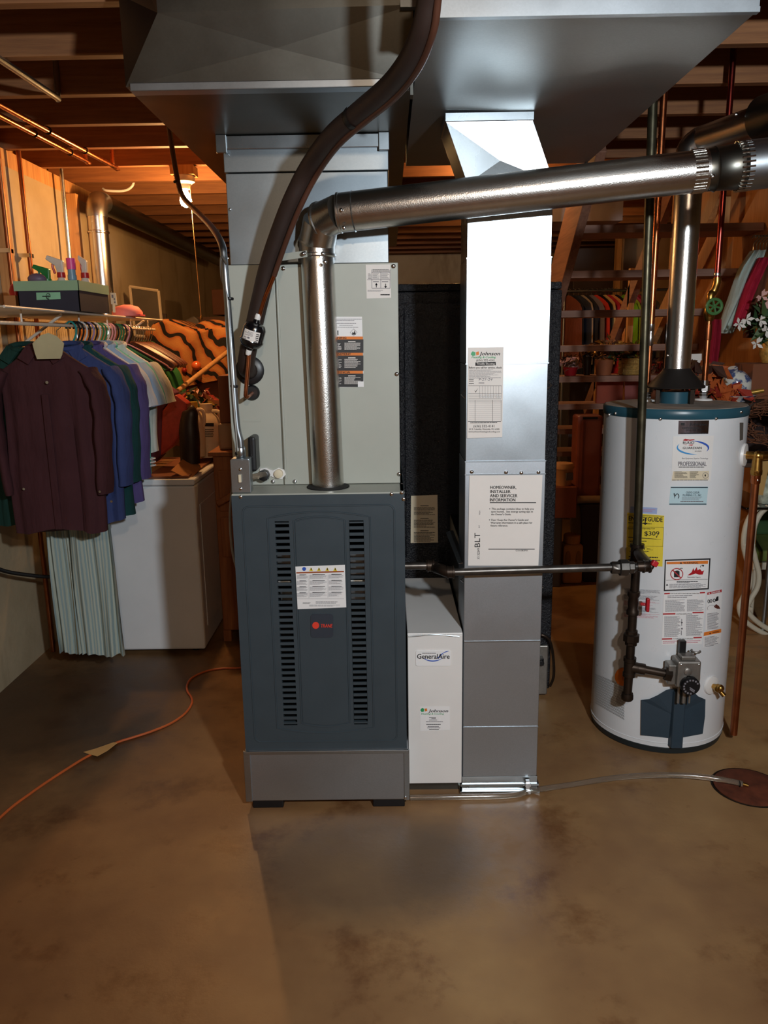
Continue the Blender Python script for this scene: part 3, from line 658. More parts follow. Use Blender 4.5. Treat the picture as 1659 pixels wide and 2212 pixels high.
# three-gore elbow
cA, cB = V((xt, vy, z1 - .03)), hA
d1 = V((0, 0, 1)); d2 = (hB - hA).normalized()
g1 = V((xt, vy, z1 + .012)); corner2 = hA - d2 * .012
mid1 = g1.lerp(corner2, .5) + V((-.018, 0, .018))
obj('elbow_gore', MB().tube([cA, g1], vr + .002, 40), SHINY, t)
obj('elbow_gore', MB().tube([g1 - V((0, 0, .006)), mid1], vr + .0035, 40), SHINY, t)
obj('elbow_gore', MB().tube([mid1 - (corner2 - mid1).normalized() * .006, corner2], vr + .002, 40), SHINY, t)
for c, d in ((cA, d1), (g1, (d1 + (mid1 - g1).normalized()) / 2), (mid1, (corner2 - mid1).normalized()), (corner2, d2)):
    obj('crimp_ring', MB().lathe([(vr + .001, -.006), (vr + .006, -.003), (vr + .006, .003), (vr + .001, .006)], c, d, 40, cap=False), SHINY, t)
obj('horizontal_run', MB().tube([corner2 - d2 * .004, hB], vr + .004, 40), SHINY, t)
obj('band_edge', MB().lathe([(vr + .0045, -.002), (vr + .007, 0), (vr + .0045, .002)], hA + d2 * .03, d2, 40, cap=False), CHROME, t)
for q, Y in (((737, 454), 2.35), ((743, 492), 2.36), ((697, 548), 2.385), ((655, 548), 2.40), ((702, 566), 2.388)):
    screw(t, P(*q, Y), r=.006)
# reducer with crimped end
hC = hB + d2 * .085; hD = hB + d2 * .16
obj('crimped_end', MB().lathe([(vr + .002, 0), (vr + .003, .02), (vr + .0045, .045), (vr + .008, .05), (vr + .0045, .055), (vr + .008, .105), (vr + .013, .115), (vr + .009, .125)], hB - d2 * .03, d2, 40, cap=False), GALVD, t)
for q0, rr in ((hB - d2 * .024, vr + .002), (hB + d2 * .092, vr + .010)):
    u = d2.orthogonal().normalized(); w_ = d2.cross(u); mb = MB()
    for i in range(32):
        a = 2 * PI * i / 32; c = q0 + (u * math.cos(a) + w_ * math.sin(a)) * (rr + .002); mb.tube([c - d2 * .016, c + d2 * .016], .0028, 5)
    obj('crimps', mb, SHINY, t)['kind'] = 'stuff'
screw(t, P(1540, 381, 2.235), r=.006)
# bracket to the plenum
mb = MB().prism([P(578, 552, 2.44), P(663, 541, 2.41), P(664, 555, 2.41), P(579, 568, 2.44)], (0, .003, 0)); obj('hanger_strap', mb, COILP, t, smooth=False)
screw(t, P(658, 547, 2.405), r=.006)

# galvanized tee carrying both vents out of frame
t = thing('vent_tee', 'dull galvanized vent tee collecting both vent pipes at the photo edge', 'pipe', tuple(hD))
obj('tee_body', MB().tube([hB + d2 * .095, hB + d2 * 1.9], vr + .013, 36), GALV, t)
obj('tee_stub', MB().tube([hB + d2 * .27, hB + d2 * .27 + V((0, .06, .12))], vr + .006, 32), GALV, t)

# ================================================================== RETURN DROP
YD = 2.446; dx0, dx1 = .238, .488
t = thing('return_drop', 'narrow bright galvanized return air drop with taped paperwork', 'duct', (.363, YD + .1, 0))
ztp = P(1100, 395, YD).z
seams = [P(1100, y, YD).z for y in (557, 785, 996, 1024)]
cuts = [(ztp, seams[0]), (seams[0], seams[1]), (seams[1], seams[2]), (seams[2], .060)]
for i, (a, b) in enumerate(cuts):
    e = .0015 * (i % 2); obj('duct_section', MB().box(dx0 - e, dx1 + e, YD - e, YD + .20, b + .0008, a - .0008), (GALVB, GALVB, GALV, GALVL)[i], t, smooth=False, bevel=.0015)
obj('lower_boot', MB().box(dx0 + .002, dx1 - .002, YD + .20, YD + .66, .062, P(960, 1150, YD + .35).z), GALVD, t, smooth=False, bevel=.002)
# boot shoulder leaning on the drop
mb = MB().prism([P(963, 1150, YD + .33), P(972, 1146, YD + .33), P(998, 1215, YD + .05), P(990, 1218, YD + .05)], (.012, 0, 0)); obj('boot_flange', mb, GALV, t, smooth=False)
# offset transition with folded creases
tx0, tx1 = P(964, 262, YD).x, P(1151, 262, YD).x; zt1 = P(1060, 262, YD).z
a0, a1, b0, b1 = V((dx0, YD, ztp)), V((dx1, YD, ztp)), V((tx0, YD, zt1)), V((tx1, YD, zt1)); mc = P(1082, 345, YD) + V((0, .012, 0)); back = V((0, .2, 0))
mb = MB().add([a0, a1, b1, b0, mc], [(0, 1, 4), (1, 2, 4), (2, 3, 4), (3, 0, 4)])
mb.add([a0, a0 + back, b0 + back, b0], [(0, 1, 2, 3)]).add([a1, a1 + back, b1 + back, b1], [(0, 1, 2, 3)]).add([a0 + back, a1 + back, b1 + back, b0 + back], [(0, 1, 2, 3)])
obj('offset_transition', mb, GALVB, t, smooth=False)
obj('collar', MB().box(tx0 - .004, tx1 + .004, YD - .004, YD + .2, zt1, ZR - .004), GALVB, t, smooth=False, bevel=.002)
for z in seams + [P(1080, 1385, YD).z, P(1080, 1570, YD).z]:
    obj('seam_rib', MB().box(dx0 - .002, dx1 + .002, YD - .0035, YD + .004, z - .002, z + .002), GALV, t, smooth=False)
obj('bottom_flange', MB().box(dx0 - .012, dx1 + .012, YD - .012, YD + .2, .0, .010).box(dx0 - .010, dx1 + .010, YD - .006, YD + .2, .026, .034).box(dx0 - .004, dx1 + .004, YD - .001, YD + .2, .01, .060), GALVB, t, smooth=False, bevel=.001)
cl = P(1139, 1700, YD - .01)
obj('flange_clip', MB().box(cl.x - .007, cl.x + .007, YD - .02, YD - .008, .004, .052).obox((cl.x, YD - .022, .04), (.02, .008, .012)).obox((cl.x, YD - .022, .012), (.02, .008, .012)), CHROME, t, smooth=False, bevel=.001)
for q in ((1019, 1019), (1093, 1020), (1163, 1020), (1126, 1021)): screw(t, P(*q, YD - .002), r=.006)
for sx, (px, py, s) in enumerate(((1000, 852, -1), (1187, 832, 1), (999, 1253, -1), (1169, 1268, 1))):   # S-cleat ears poking out at the sides
    c = P(px, py, YD + .03); mb = MB().tube([c + V((-s * .012, 0, .016)), c + V((s * .006, 0, 0)), c + V((-s * .012, 0, -.016))], .002, 6); obj('cleat_ear', mb, CHROME, t)
DROP = t
# hanging service tag
pr = Print()
pr.poly([(1018, 762), (1021, 759), (1027, 761), (1027, 768), (1021, 769), (1017, 766)], GREENINK).poly([(1028, 761), (1034, 759), (1035, 766), (1029, 768)], ORANGE)
pr.text('Johnson', 1035, 767.5, 7.5, INK, 45, bold=.014, shear=.25).text('Heating & Cooling', 1019, 773.6, 4.4, GREENINK, 52, bold=.015, shear=.2)
pr.text('(636) 332-4141', 1029, 780.5, 4.6, INK, 39).quad(((1027, 783), (1071, 781.5), (1071, 789), (1027, 790)), INK, 2).text('Trouble Shooting', 1029.5, 787.8, 4.2, PAPER, 39, bold=.014, lay=4)
pr.text('Before you call for service, check', 1013, 796, 4.2, INK, 71, bold=.01).lines(1013, 798, 1084, 818, 9, GREYINK, .35, slope=-.01, seed=40)
pr.lines(1013, 818, 1028, 825, 2, INK, seed=41).text('9-21-24', 1034, 822, 5.2, GREYINK, 30, shear=.3).lines(1013, 827, 1029, 830, 1, INK, seed=42).lines(1034, 825.5, 1055, 829, 1, GREYINK, .6, seed=43)
for v in (833, 850, 855, 860, 864, 868): pr.rect(1012, v, 1083, v + .6, INK)
for i in range(9): pr.rect(1036 + i * 5.9, 833, 1036.5 + i * 5.9, 860, GREYINK)
for r in range(2):
    for i in range(8):
        if (i + r * 2) % 6 != 1: pr.disc(1039 + i * 5.9, 852.6 + r * 5, 1.7, GLOSSP, 3); pr.poly([(1038 + i * 5.9, 852.5 + r * 5), (1038.8 + i * 5.9, 853.6 + r * 5), (1040.4 + i * 5.9, 851.2 + r * 5), (1038.8 + i * 5.9, 852.8 + r * 5)], INK, 4)
pr.poly([(1024, 842), (1027, 846), (1033, 838), (1027.5, 848)], INK).rect(1011, 910, 1082, 911, INK).rect(1026, 864, 1026.6, 910, INK).rect(1064, 864, 1064.6, 910, INK).rect(1082, 864, 1082.6, 910, INK)
for i in range(9): pr.rect(1013, 872 + i * 4.2, 1081, 872.25 + i * 4.2, GREYINK)
pr.lines(1016, 911.5, 1074, 915.5, 1, INK, .5, slope=-.01, seed=44).text('(636) 332-4141', 1023, 923, 5.2, INK, 45).text('202 E. Columbia, Wentzville, MO 63385', 1013, 928.5, 3.2, INK, 66).text('www.johnsonheatingandcooling.com', 1012, 934, 3.2, INK, 68)
sticker('service_tag', DROP, ((1011, 751), (1088, 749.5), (1085, 944), (1009, 947)), PAPER, on_y(YD - .003), pr, label='long white service card with company logo and checklist')
# information packet in a clear sleeve
pr = Print()
for i, s in enumerate(('HOMEOWNER,', 'INSTALLER', 'AND SERVICER', 'INFORMATION')): pr.text(s, 1059 - i * .3, 1056 + i * 9, 6.6, INK, (56, 44, 59, 55)[i], bold=.014)
pr.rect(1058, 1085, 1158, 1086.6, INK).rect(1055, 1185.5, 1155, 1187, INK).text('C101083P01', 1114, 1191, 3.6, INK, 26)
for s, u, v, w_ in (('This package contains ideas to help you', 1062, 1101, 91), ('save money.  See energy saving tips in', 1061, 1107, 90), ('the Owner\'s Guide.', 1061, 1113, 43), ('User: Keep the Owner\'s Guide and', 1061, 1125, 80), ('Warranty information in a safe place for', 1060, 1131, 90), ('future reference.', 1060, 1137.3, 37)): pr.text(s, u, v, 3.9, INK, w_, bold=.012)
pr.disc(1058, 1099, .9, INK, 3).disc(1057.5, 1123, .9, INK, 3)
pr.text('BLT', 1037, 1182, 12, INK, 31, vert=True).text('X132249', 1036, 1208, 5, INK, 24, vert=True).text('61', 1036.5, 1140, 3, GREYINK, 5, vert=True).text('9024', 1037.5, 1112, 2.6, GREYINK, 9, vert=True)
sl = sticker('information_packet', DROP, ((1014, 1027), (1172, 1026), (1163, 1222), (1011, 1222)), PAPER, on_y(YD - .004), pr, label='white information packet in a clear plastic sleeve')

# ================================================================== WHITE FILTER CABINET
YW = 2.428; wz1 = P(940, 1369, YW).z; wz0 = .045; wx0 = P(881, 1500, YW).x; wx1 = dx0 - .006; wyb = PZ(930, 1248, wz1).y
t = thing('filter_cabinet', 'white air cleaner cabinet between the furnace and the return drop', 'air cleaner', ((wx0 + wx1) / 2, YW + .3, 0))
obj('case', MB().box(wx0, wx1, YW + .006, wyb, wz0, wz1), WHITEP, t, smooth=False, bevel=.003)
obj('access_door', MB().box(wx0 + .001, wx1 - .001, YW, YW + .006, wz0 + .002, wz1 - .004), WHITEP, t, smooth=False, bevel=.002)
obj('door_lip', MB().tube(smoothpath([(wx0 + .004, YW - .002, wz1 - .008), ((wx0 + wx1) / 2, YW - .004, wz1 - .002), (wx1 - .012, YW - .002, wz1 - .010)], 8), .002, 6), GALVB, t)
obj('plinth', MB().box(wx0 + .004, wx1 - .004, YW + .04, wyb - .02, 0, wz0), GALVD, t, smooth=False)
pr = Print().text('GeneralAire', 901, 1423, 10.5, INK, 70, bold=.01).ring(935, 1410, 26, 19, 2.2, BLUEINK, 30, 150, taper=True).poly([(942, 1424), (954, 1412), (963, 1407), (971, 1406), (958, 1411), (949, 1420)], BLUEINK, 2).lines(912, 1410, 944, 1412, 1, GREYINK, .7, seed=49)
mbp = MB().prism([P(u, v, YW) for u, v in rrect(898, 1405, 973, 1438, 4)], (0, -.003, 0)); o = obj('brand_plate', mbp, GLOSSP, t, smooth=False); o['label'] = 'domed white brand plate'
pr.build('printed_text', o, on_y(YW - .003))
pr = Print().poly([(909, 1532), (912, 1529), (916, 1531), (916, 1537), (911, 1538), (908, 1535)], GREENINK).poly([(917, 1531), (922, 1530), (923, 1536), (918, 1537)], ORANGE)
pr.text('Johnson', 925, 1538.5, 6, INK, 43, bold=.0145, shear=.25).text('Heating & Cooling', 910, 1543.6, 3.4, GREENINK, 49, bold=.01, shear=.2)
for i, (a, b, v) in enumerate(((927, 949, 1550), (932, 945, 1552.5), (927, 949, 1555.5), (920, 957, 1559), (921, 952, 1565), (924, 953, 1569.5), (923, 953, 1572.5), (927, 949, 1576))): pr.lines(a, v - 1, b, v + 1, 1, INK if i in (4, 7) else GREYINK, .8, seed=50 + i)
sticker('service_sticker', t, ((907, 1527), (971, 1526), (972, 1577), (908, 1579)), GLOSSP, on_y(YW), pr, label='small white contractor sticker')
# ================================================================== REFRIGERANT LINES
LS = [(940, -200, 1.57), (934, -60, 1.60), (926, 0, 1.63), (914, 62, 1.67), (885, 130, 1.75), (838, 190, 1.87), (775, 244, 2.0), (715, 297, 2.11), (668, 362, 2.24), (632, 432, 2.29), (603, 505, 2.33), (578, 580, 2.37), (561, 650, 2.40), (545, 720, 2.425), (534, 768, 2.44), (532, 795, 2.46), (540, 801, YC - .004)]
t = thing('suction_line', 'black foam insulated refrigerant line curving down to the coil cabinet', 'pipe', tuple(P(540, 801, YC)))
obj('foam_sleeve', MB().tube(smoothpath([P(*p) for p in LS], 6), [.0215 + .0045 * min(1, i / 50) for i in range(97)], 18), RUBBER, t)
tb = P(765, 253, 2.02); dtie = (P(715, 297, 2.11) - P(838, 190, 1.87)).normalized()
obj('joint_tape', MB().lathe([(.0272, -.008), (.0278, 0), (.0272, .008)], tb, dtie, 18, cap=False), BLACK, t)
L2 = [(960, -200, 1.55), (954, -60, 1.58), (946, 0, 1.61), (936, 68, 1.65), (907, 142, 1.73), (858, 206, 1.85), (793, 260, 1.98), (733, 312, 2.09), (687, 374, 2.22), (650, 444, 2.265), (620, 517, 2.305), (592, 596, 2.345), (572, 594 + 50, 2.375), (558, 690, 2.39)]
t = thing('liquid_line', 'thin copper refrigerant line with filter drier beside the foam line', 'pipe', tuple(P(545, 848, YC)))
cov = [P(*p) for p in L2[:12]]
obj('line_cover', MB().tube(smoothpath(cov, 6), .0075, 12), M('brown_line_cover', '4a2c20', .4, var=.2), t)
obj('upper_tube', MB().tube(smoothpath([P(*p) for p in L2[10:]], 6), .0062, 12), COPPER, t)
da, db = P(556, 688, 2.388), P(538, 757, 2.40); ax = (db - da); L = ax.length
fd = obj('filter_drier', MB().lathe([(.008, .0), (.012, .012), (.028, .018), (.034, .03), (.034, L - .035), (.036, L - .032), (.036, L - .028), (.028, L - .014), (.012, L - .008), (.008, L)], da, ax, 26), M('drier_black', '0b0c10', .18, var=.05, coat=.6), t)
axn = ax.normalized()
def wrap(u, v, d):   # label wrapped round the drier
    f = V((0, -1, 0)); f = (f - axn * f.dot(axn)).normalized(); s_ = axn.cross(f)
    a = (u - .5) * 1.5; return da + axn * (.034 + v * .034) + (f * math.cos(a) - s_ * math.sin(a) * -1) * (.0346 + d)
pr = Print().lines(.05, .1, .25, .9, 4, INK, .5, seed=60).lines(.4, .1, .95, .5, 3, GREYINK, .4, seed=61).disc(.6, .65, .08, GREYINK).lines(.72, .6, .95, .9, 2, GREYINK, .4, seed=62)
sticker('drier_label', fd, ((0, 0), (1, 0), (1, 1), (0, 1)), PAPER, wrap, pr, n=10)
obj('lower_tube', MB().tube(smoothpath([db, P(536, 790, 2.405), P(531, 845, 2.41), P(531, 856, 2.415), P(536, 856, 2.43), P(545, 849, YC - .003)], 6), .0062, 12), COPPER, t)
for p in (da, db): obj('solder_joint', MB().lathe([(.0072, -.014), (.009, -.008), (.009, .008), (.0072, .014)], p, ax, 12), WHITEP, t)

# ================================================================== SWITCH BOX AND CONDUIT
yx = YF + .012
s0, s1 = P(500, 1030, yx).x, P(540, 1030, yx).x; sz1 = P(520, 991, yx).z
t = thing('switch_box', 'galvanized switch box with ivory toggle on the furnace top edge', 'switch', ((s0 + s1) / 2, yx + .03, FZ1))
obj('box', MB().box(s0, s1, yx, yx + .05, FZ1 + .001, sz1), GALV, t, smooth=False, bevel=.004)
obj('cover', MB().box(s0 - .001, s1 + .001, yx - .003, yx, FZ1 + .003, sz1 - .003), GALV, t, smooth=False, bevel=.002)
tg = P(519, 1033, yx - .003); obj('toggle', MB().box(tg.x - .004, tg.x + .004, yx - .012, yx - .003, tg.z - .012, tg.z + .012), CREAM, t, smooth=False, bevel=.001)
for q in ((519, 1014), (520, 1056)): screw(t, P(*q, yx - .003), r=.005)
obj('side_relay', MB().box(s1 - .012, s1 + .012, yx + .052, YC - .001, sz1 - .05, sz1 + .06), BLACK, t, smooth=False, bevel=.008)
t = thing('switch_conduit', 'bent steel conduit running from the switch box up to the joists', 'conduit', ((s0 + s1) / 2, yx + .025, sz1))
cx = (s0 + s1) / 2; cyy = yx + .025
CP = [V((cx, cyy, sz1 + .001)), V((cx, cyy, sz1 + .05)), P(511, 910, cyy), P(500, 760, cyy), P(489, 620, cyy), P(484, 560, cyy + .01), P(478, 525, cyy + .05), P(455, 488, cyy + .3), P(418, 450, cyy + .68), P(397, 428, cyy + .86), P(386, 400, cyy + .95), P(374, 335, cyy + 1.05), P(366, 279, cyy + 1.12), P(364, 262, cyy + 1.13)]
obj('tube', MB().tube(smoothpath(CP, 6), .0105, 14), IRONS if False else GALV, t)
obj('connector', MB().lathe([(.0125, 0), (.015, .004), (.015, .03), (.0125, .034)], (cx, cyy, sz1), seg=14), GALVB, t)
for q, dy in (((496, 645), 0), ((506, 834), 0), ((516, 980), 0), ((465, 498), .25), ((381, 393), .96)):
    obj('cable_tie', MB().lathe([(.0112, -.004), (.0125, 0), (.0112, .004)], P(*q, cyy + dy), (0.1, 0, 1), 12, cap=False), BLACK, t)
obj('control_wire', MB().tube(smoothpath([P(490, 570, cyy - .01), P(478, 555, cyy), P(479, 600, cyy + .01), P(491, 650, cyy - .014), P(502, 835, cyy - .014), P(513, 975, cyy - .014)], 8), .0035, 8), GREYCAST, t)

# ================================================================== REFRIGERATOR (its back towards us)
YR = PZ(1195, 1502, 0).y; rz1 = P(1205, 608, YR).z; qx1 = P(1213, 700, YR).x; qx0 = qx1 - .80
t = thing('refrigerator', 'black refrigerator behind the ducts showing its pebbled back', 'refrigerator', ((qx0 + qx1) / 2, YR + .35, 0))
obj('cabinet', MB().box(qx0, qx1, YR, YR + .68, .03, rz1 - .03), FRIDGE, t, smooth=False, bevel=.008)
obj('top_cap', MB().box(qx0 + .002, qx1 - .002, YR + .004, YR + .68, rz1 - .028, rz1), FRIDGE, t, smooth=False, bevel=.006)
gx0, gx1 = P(862, 900, YR).x, qx1 - .035; gz1 = P(870, 655, YR).z
obj('back_panel', MB().prism([(x, YR, z) for x, z in rrect(gx0 - .35, P(880, 1215, YR).z, gx1, gz1, .03)], (0, -.012, 0)), FRIDGE, t, smooth=False, bevel=.004)
obj('panel_rib', MB().tube([(gx0 + .012, YR - .013, gz1 - .02), (gx0 + .012, YR - .013, P(880, 1215, YR).z + .03)], .014, 10), FRIDGE, t)
obj('condenser_cover', MB().box(P(1160, 1390, YR).x, P(1184, 1390, YR).x, YR - .014, YR, P(1170, 1498, YR).z, P(1170, 1392, YR).z), GREYCAST, t, smooth=False, bevel=.006)
vv = P(1166, 1425, YR - .02); obj('water_valve', MB().box(vv.x - .015, vv.x + .012, YR - .05, YR - .014, vv.z - .016, vv.z + .016).cyl((vv.x, YR - .06, vv.z), (vv.x, YR - .03, vv.z), .012, 12), BLACK, t, bevel=.002)
obj('power_cord', MB().tube(smoothpath([P(1160, 1376, YR - .02), P(1172, 1372, YR - .03), P(1188, 1385, YR - .03), P(1195, 1420, YR - .03), P(1196, 1460, YR - .03), P(1188, 1482, YR - .02)], 6), .006, 8), IRON, t)
for x in (qx0 + .06, qx1 - .06):
    for y in (YR + .06, YR + .6): obj('foot', MB().cyl((x, y, 0), (x, y, .032), .018, 14), BLACK, t)
pr = Print()
for i, (v0, n_) in enumerate(((1091, 5), (1118, 5), (1145, 6))):
    pr.rect(908, v0 + 1, 926, v0 + 2.4, INK)
    pr.lines(894, v0 + 4, 940, v0 + 4 + n_ * 3.6, n_, INK, .5, seed=70 + i)
sticker('notice_label', t, ((888, 1071), (945, 1069), (946, 1172), (887, 1173)), CREAM, on_y(YR - .014), pr, label='cream trilingual notice label on the refrigerator back')

# ================================================================== WATER HEATER
HX, HR = 1.056, .251; HY = 2.678 + HR
HZ1 = P(1455, 905, HY - HR).z
H = thing('water_heater', 'white gas water heater with teal top and many labels', 'water heater', (HX, HY, 0))
def heat(u, v, d):
    dd = ray(u, v); r = HR + .0008 + d; ox, oy = -HX, -HY
    a = dd.x ** 2 + dd.y ** 2; b = 2 * (ox * dd.x + oy * dd.y); c = ox * ox + oy * oy - r * r; disc = max(0, b * b - 4 * a * c)
    return CAMPOS + dd * ((-b - math.sqrt(disc)) / (2 * a))
obj('jacket', MB().lathe([(HR, .03), (HR, HZ1)], (HX, HY, 0), seg=72), WHITE, H)
obj('base_ring', MB().lathe([(HR - .012, 0), (HR - .006, .004), (HR + .001, .028), (HR - .004, .034)], (HX, HY, 0), seg=72), M('dark_base', '202a2e', .5), H)
obj('bottom_bead', MB().lathe([(HR, .045), (HR + .002, .047), (HR, .049)], (HX, HY, 0), seg=72, cap=False), WHITE, H)
zt = HZ1 + .030
obj('top_ring', MB().lathe([(HR + .001, HZ1 - .004), (HR + .004, HZ1), (HR + .004, zt - .006), (HR, zt)], (HX, HY, 0), seg=72, cap=False), TEAL, H)
obj('top_pan', MB().lathe([(HR + .001, zt - .004), (HR - .004, zt + .001), (HR * .6, zt + .003), (.05, zt + .004)], (HX, HY, 0), seg=72), M('dusty_top', '8f8378', .8, var=.3, scale=12), H)
for q in ((1316, 896), (1427, 905), (1547, 904), (1601, 890), (1330, 893)): screw(H, heat(q[0], q[1], .004), (0, -1, 0), r=.005)
# draft hood
hz = zt + .004; fx_, fy_ = HX + .0, HY
fx_ = PZ(1463, 862, zt).x if False else HX
obj('hood_skirt', MB().lathe([(.055, hz), (.055, hz + .042), (.05, hz + .042)], (fx_, fy_, 0), seg=32), TEAL, H)
obj('hood_cone', MB().lathe([(.10, hz + .055), (.102, hz + .060), (.052, hz + .118), (.050, hz + .125)], (fx_, fy_, 0), seg=36), M('hood_black', '2a2624', .4, .3), H)
for a in range(4): obj('hood_leg', MB().obox((fx_ + .083 * math.cos(a * PI / 2 + .4), fy_ + .083 * math.sin(a * PI / 2 + .4), hz + .030), (.014, .004, .06)), IRON, H, smooth=False)
# water connections
for k, (q, nm) in enumerate((((1397, 868), 'cold'), ((1519, 866), 'hot'))):
    p = PZ(*q, zt); u = obj('water_connection', MB().lathe([(.034, .002), (.032, .008), (.012, .011)], (p.x, p.y, zt), seg=20), WHITEP, H)
    obj('union_nut', MB().lathe([(.010, .010), (.014, .014), (.017, .020), (.014, .026), (.017, .030), (.014, .036), (.021, .038), (.021, .058), (.014, .06)], (p.x, p.y, zt), seg=6 if k else 8), CHROME, u)
    if k == 0: CW = V((p.x, p.y, zt + .058))
    else: HW = V((p.x, p.y, zt + .058))
t = thing('cold_water_pipe', 'copper water pipe rising from the left heater connection to the ceiling', 'pipe', tuple(CW))
ztop = 2.6
obj('lower_tube', MB().cyl(CW, (CW.x, CW.y, P(1403, 738, CW.y).z), .0095, 14), COPPER, t)
obj('upper_tube', MB().cyl((CW.x, CW.y, P(1405, 705, CW.y).z), (CW.x, CW.y, ztop), .0125, 16), COPPER, t)
za = P(1405, 700, CW.y).z; obj('coupling', MB().lathe([(.0135, 0), (.0135, -.02), (.0115, -.024), (.0135, -.03), (.0115, -.036), (.0135, -.042), (.0125, -.075), (.010, -.08)], (CW.x, CW.y, za), seg=16), CHROME, t)
t = thing('hot_water_pipe', 'copper water pipe with green gate valve above the right heater connection', 'pipe', tuple(HW))
zv0, zv1 = P(1524, 688, HW.y).z, P(1530, 650, HW.y).z
obj('lower_tube', MB().cyl(HW, (HW.x, HW.y, zv0), .011, 14), COPPER, t)
obj('coupling', MB().lathe([(.013, 0), (.0135, .003), (.0135, .055), (.013, .058)], (HW.x, HW.y, P(1525, 735, HW.y).z), seg=16), COPPERD, t)
obj('solder_cup', MB().lathe([(.0145, 0), (.0145, .02)], (HW.x, HW.y, HW.z), seg=14), CHROME, t)
vb = obj('gate_valve', MB().lathe([(.014, zv0 - .01), (.018, zv0), (.022, zv0 + .02), (.018, zv0 + .045), (.013, zv1)], (HW.x, HW.y, 0), seg=16), BRASS, t)
hc = P(1543, 662, HW.y - .055); stem = V((HW.x, HW.y, hc.z)); obj('valve_stem', MB().cyl(stem, hc, .006, 10), BRASS, vb)
ndir = (hc - stem).normalized()
mb = MB(); u_ = ndir.orthogonal().normalized(); w_ = ndir.cross(u_)
mb.tube([hc + (u_ * math.cos(a) + w_ * math.sin(a)) * .026 for a in [2 * PI * i / 20 for i in range(20)]], .006, 8, closed=True)
for i in range(3): a = i * PI / 3; mb.tube([hc - (u_ * math.cos(a) + w_ * math.sin(a)) * .026, hc + (u_ * math.cos(a) + w_ * math.sin(a)) * .026], .004, 6)
obj('hand_wheel', mb, M('green_enamel', '3f6a3a', .35, var=.15), vb)
ze = P(1542, 630, HW.y).z; off = P(1549, 600, HW.y).x - HW.x
obj('elbow', MB().tube(smoothpath([(HW.x, HW.y, zv1 - .005), (HW.x, HW.y, zv1 + .02), (HW.x + off * .6, HW.y + .005, ze), (HW.x + off, HW.y, ze + .03), (HW.x + off, HW.y, ze + .05)], 5), .0145, 14), BRASS, t)
obj('upper_tube', MB().cyl((HW.x + off, HW.y, ze + .04), (HW.x + off, HW.y, ztop), .011, 14), M('red_copper', '9c4038', .25, 1.0, var=.2), t)
obj('solder_ring', MB().lathe([(.0125, 0), (.0135, .006), (.0125, .012)], (HW.x + off, HW.y, ze + .055), seg=14), CHROME, t)
# flue of the heater
t = thing('heater_flue', 'shiny round flue rising from the water heater draft hood', 'pipe', (fx_, fy_, hz + .12))
fz1 = P(1492, 330, fy_).z; fr = .046
obj('riser', MB().cyl((fx_, fy_, hz + .112), (fx_, fy_, fz1), fr, 36), SHINY, t)
for q in ((1443, 768), (1479, 768), (1438, 822), (1473, 828)): screw(t, P(*q, fy_ - fr * (.7 if q[0] in (1443, 1438) else .8)), r=.006)
f0 = V((fx_, fy_, fz1)); f1 = f0 + V((.03, -.02, .035)); f2 = P(1648, 258, 2.62)
obj('elbow', MB().tube(smoothpath([f0 - V((0, 0, .02)), f0 + V((.003, 0, .012)), f1], 5), fr + .004, 32), SHINY, t)
dv = (f2 - f1).normalized()
obj('sloping_run', MB().cyl(f1 - dv * .01, f2 + dv * .1, fr + .001, 32), SHINY, t)
obj('end_collar', MB().lathe([(fr + .004, 0), (fr + .022, .004), (fr + .022, .2)], f2, dv, 36), GALVD, t)
screw(t, P(1590, 247, 2.62), r=.006)

# labels on the tank -------------------------------------------------
pr = Print().text('Johnson', 1489, 919, 5, INK, 38, bold=.014, shear=.2).lines(1473, 923, 1518, 926, 1, INK, .8, seed=80).text('(636) 332-4141', 1482, 931, 4, INK, 34).lines(1470, 934, 1528, 938, 1, INK, .6, seed=81).rect(1471, 914, 1479, 919, INK, 3)
sticker('foil_label', H, ((1466, 909), (1532, 908), (1530, 937), (1465, 938)), SILVERP, heat, pr, 8, label='silver foil contractor label')
pr = Print()
pr.poly([(1475, 951), (1480, 947.5), (1490, 949.5), (1501, 948.5), (1499, 951), (1488, 952.6), (1477, 952)], REDINK).poly([(1475, 960.4), (1498, 960.2), (1495, 963), (1487, 962)], REDINK).text('RUUD', 1475.5, 959, 5.5, INK, 24, bold=.014)
pr.ring(1497, 967, 35, 15, 4, CYANINK, 75, 215, taper=True).ring(1497, 967, 35, 15, 4.5, BLUEINK, -95, 35, taper=True)
pr.text('GUARDIAN', 1475, 970, 5, INK, 41, bold=.01, shear=.1).text('SYSTEM', 1501, 976, 2.4, INK, 14).text('Best Equipment, Superior Technology', 1473, 991.5, 3.2, GREYINK, 57, shear=.3)
pr.text('PROFESSIONAL', 1465, 1006.5, 9.5, GREYINK, 61, bold=.015).lines(1466, 1008, 1522, 1010, 1, INK, .8, seed=83)
pr.quad(((1454, 1018), (1532, 1017), (1531, 1036), (1451, 1038)), CREAM, 1).lines(1457, 1018, 1485, 1033, 5, INK, .5, seed=84).lines(1490, 1018, 1510, 1033, 5, INK, .5, seed=85).ring(1524, 1027, 6.5, 6.5, .8, GREYINK).rect(1522, 1025, 1525, 1029, INK).lines(1452, 1036, 1530, 1038, 1, INK, .6, seed=86)
sticker('brand_label', H, ((1454, 943), (1542, 941), (1535, 1039), (1450, 1040)), WHITEP, heat, pr, 8, label='white maker label with red and blue swoosh logo')
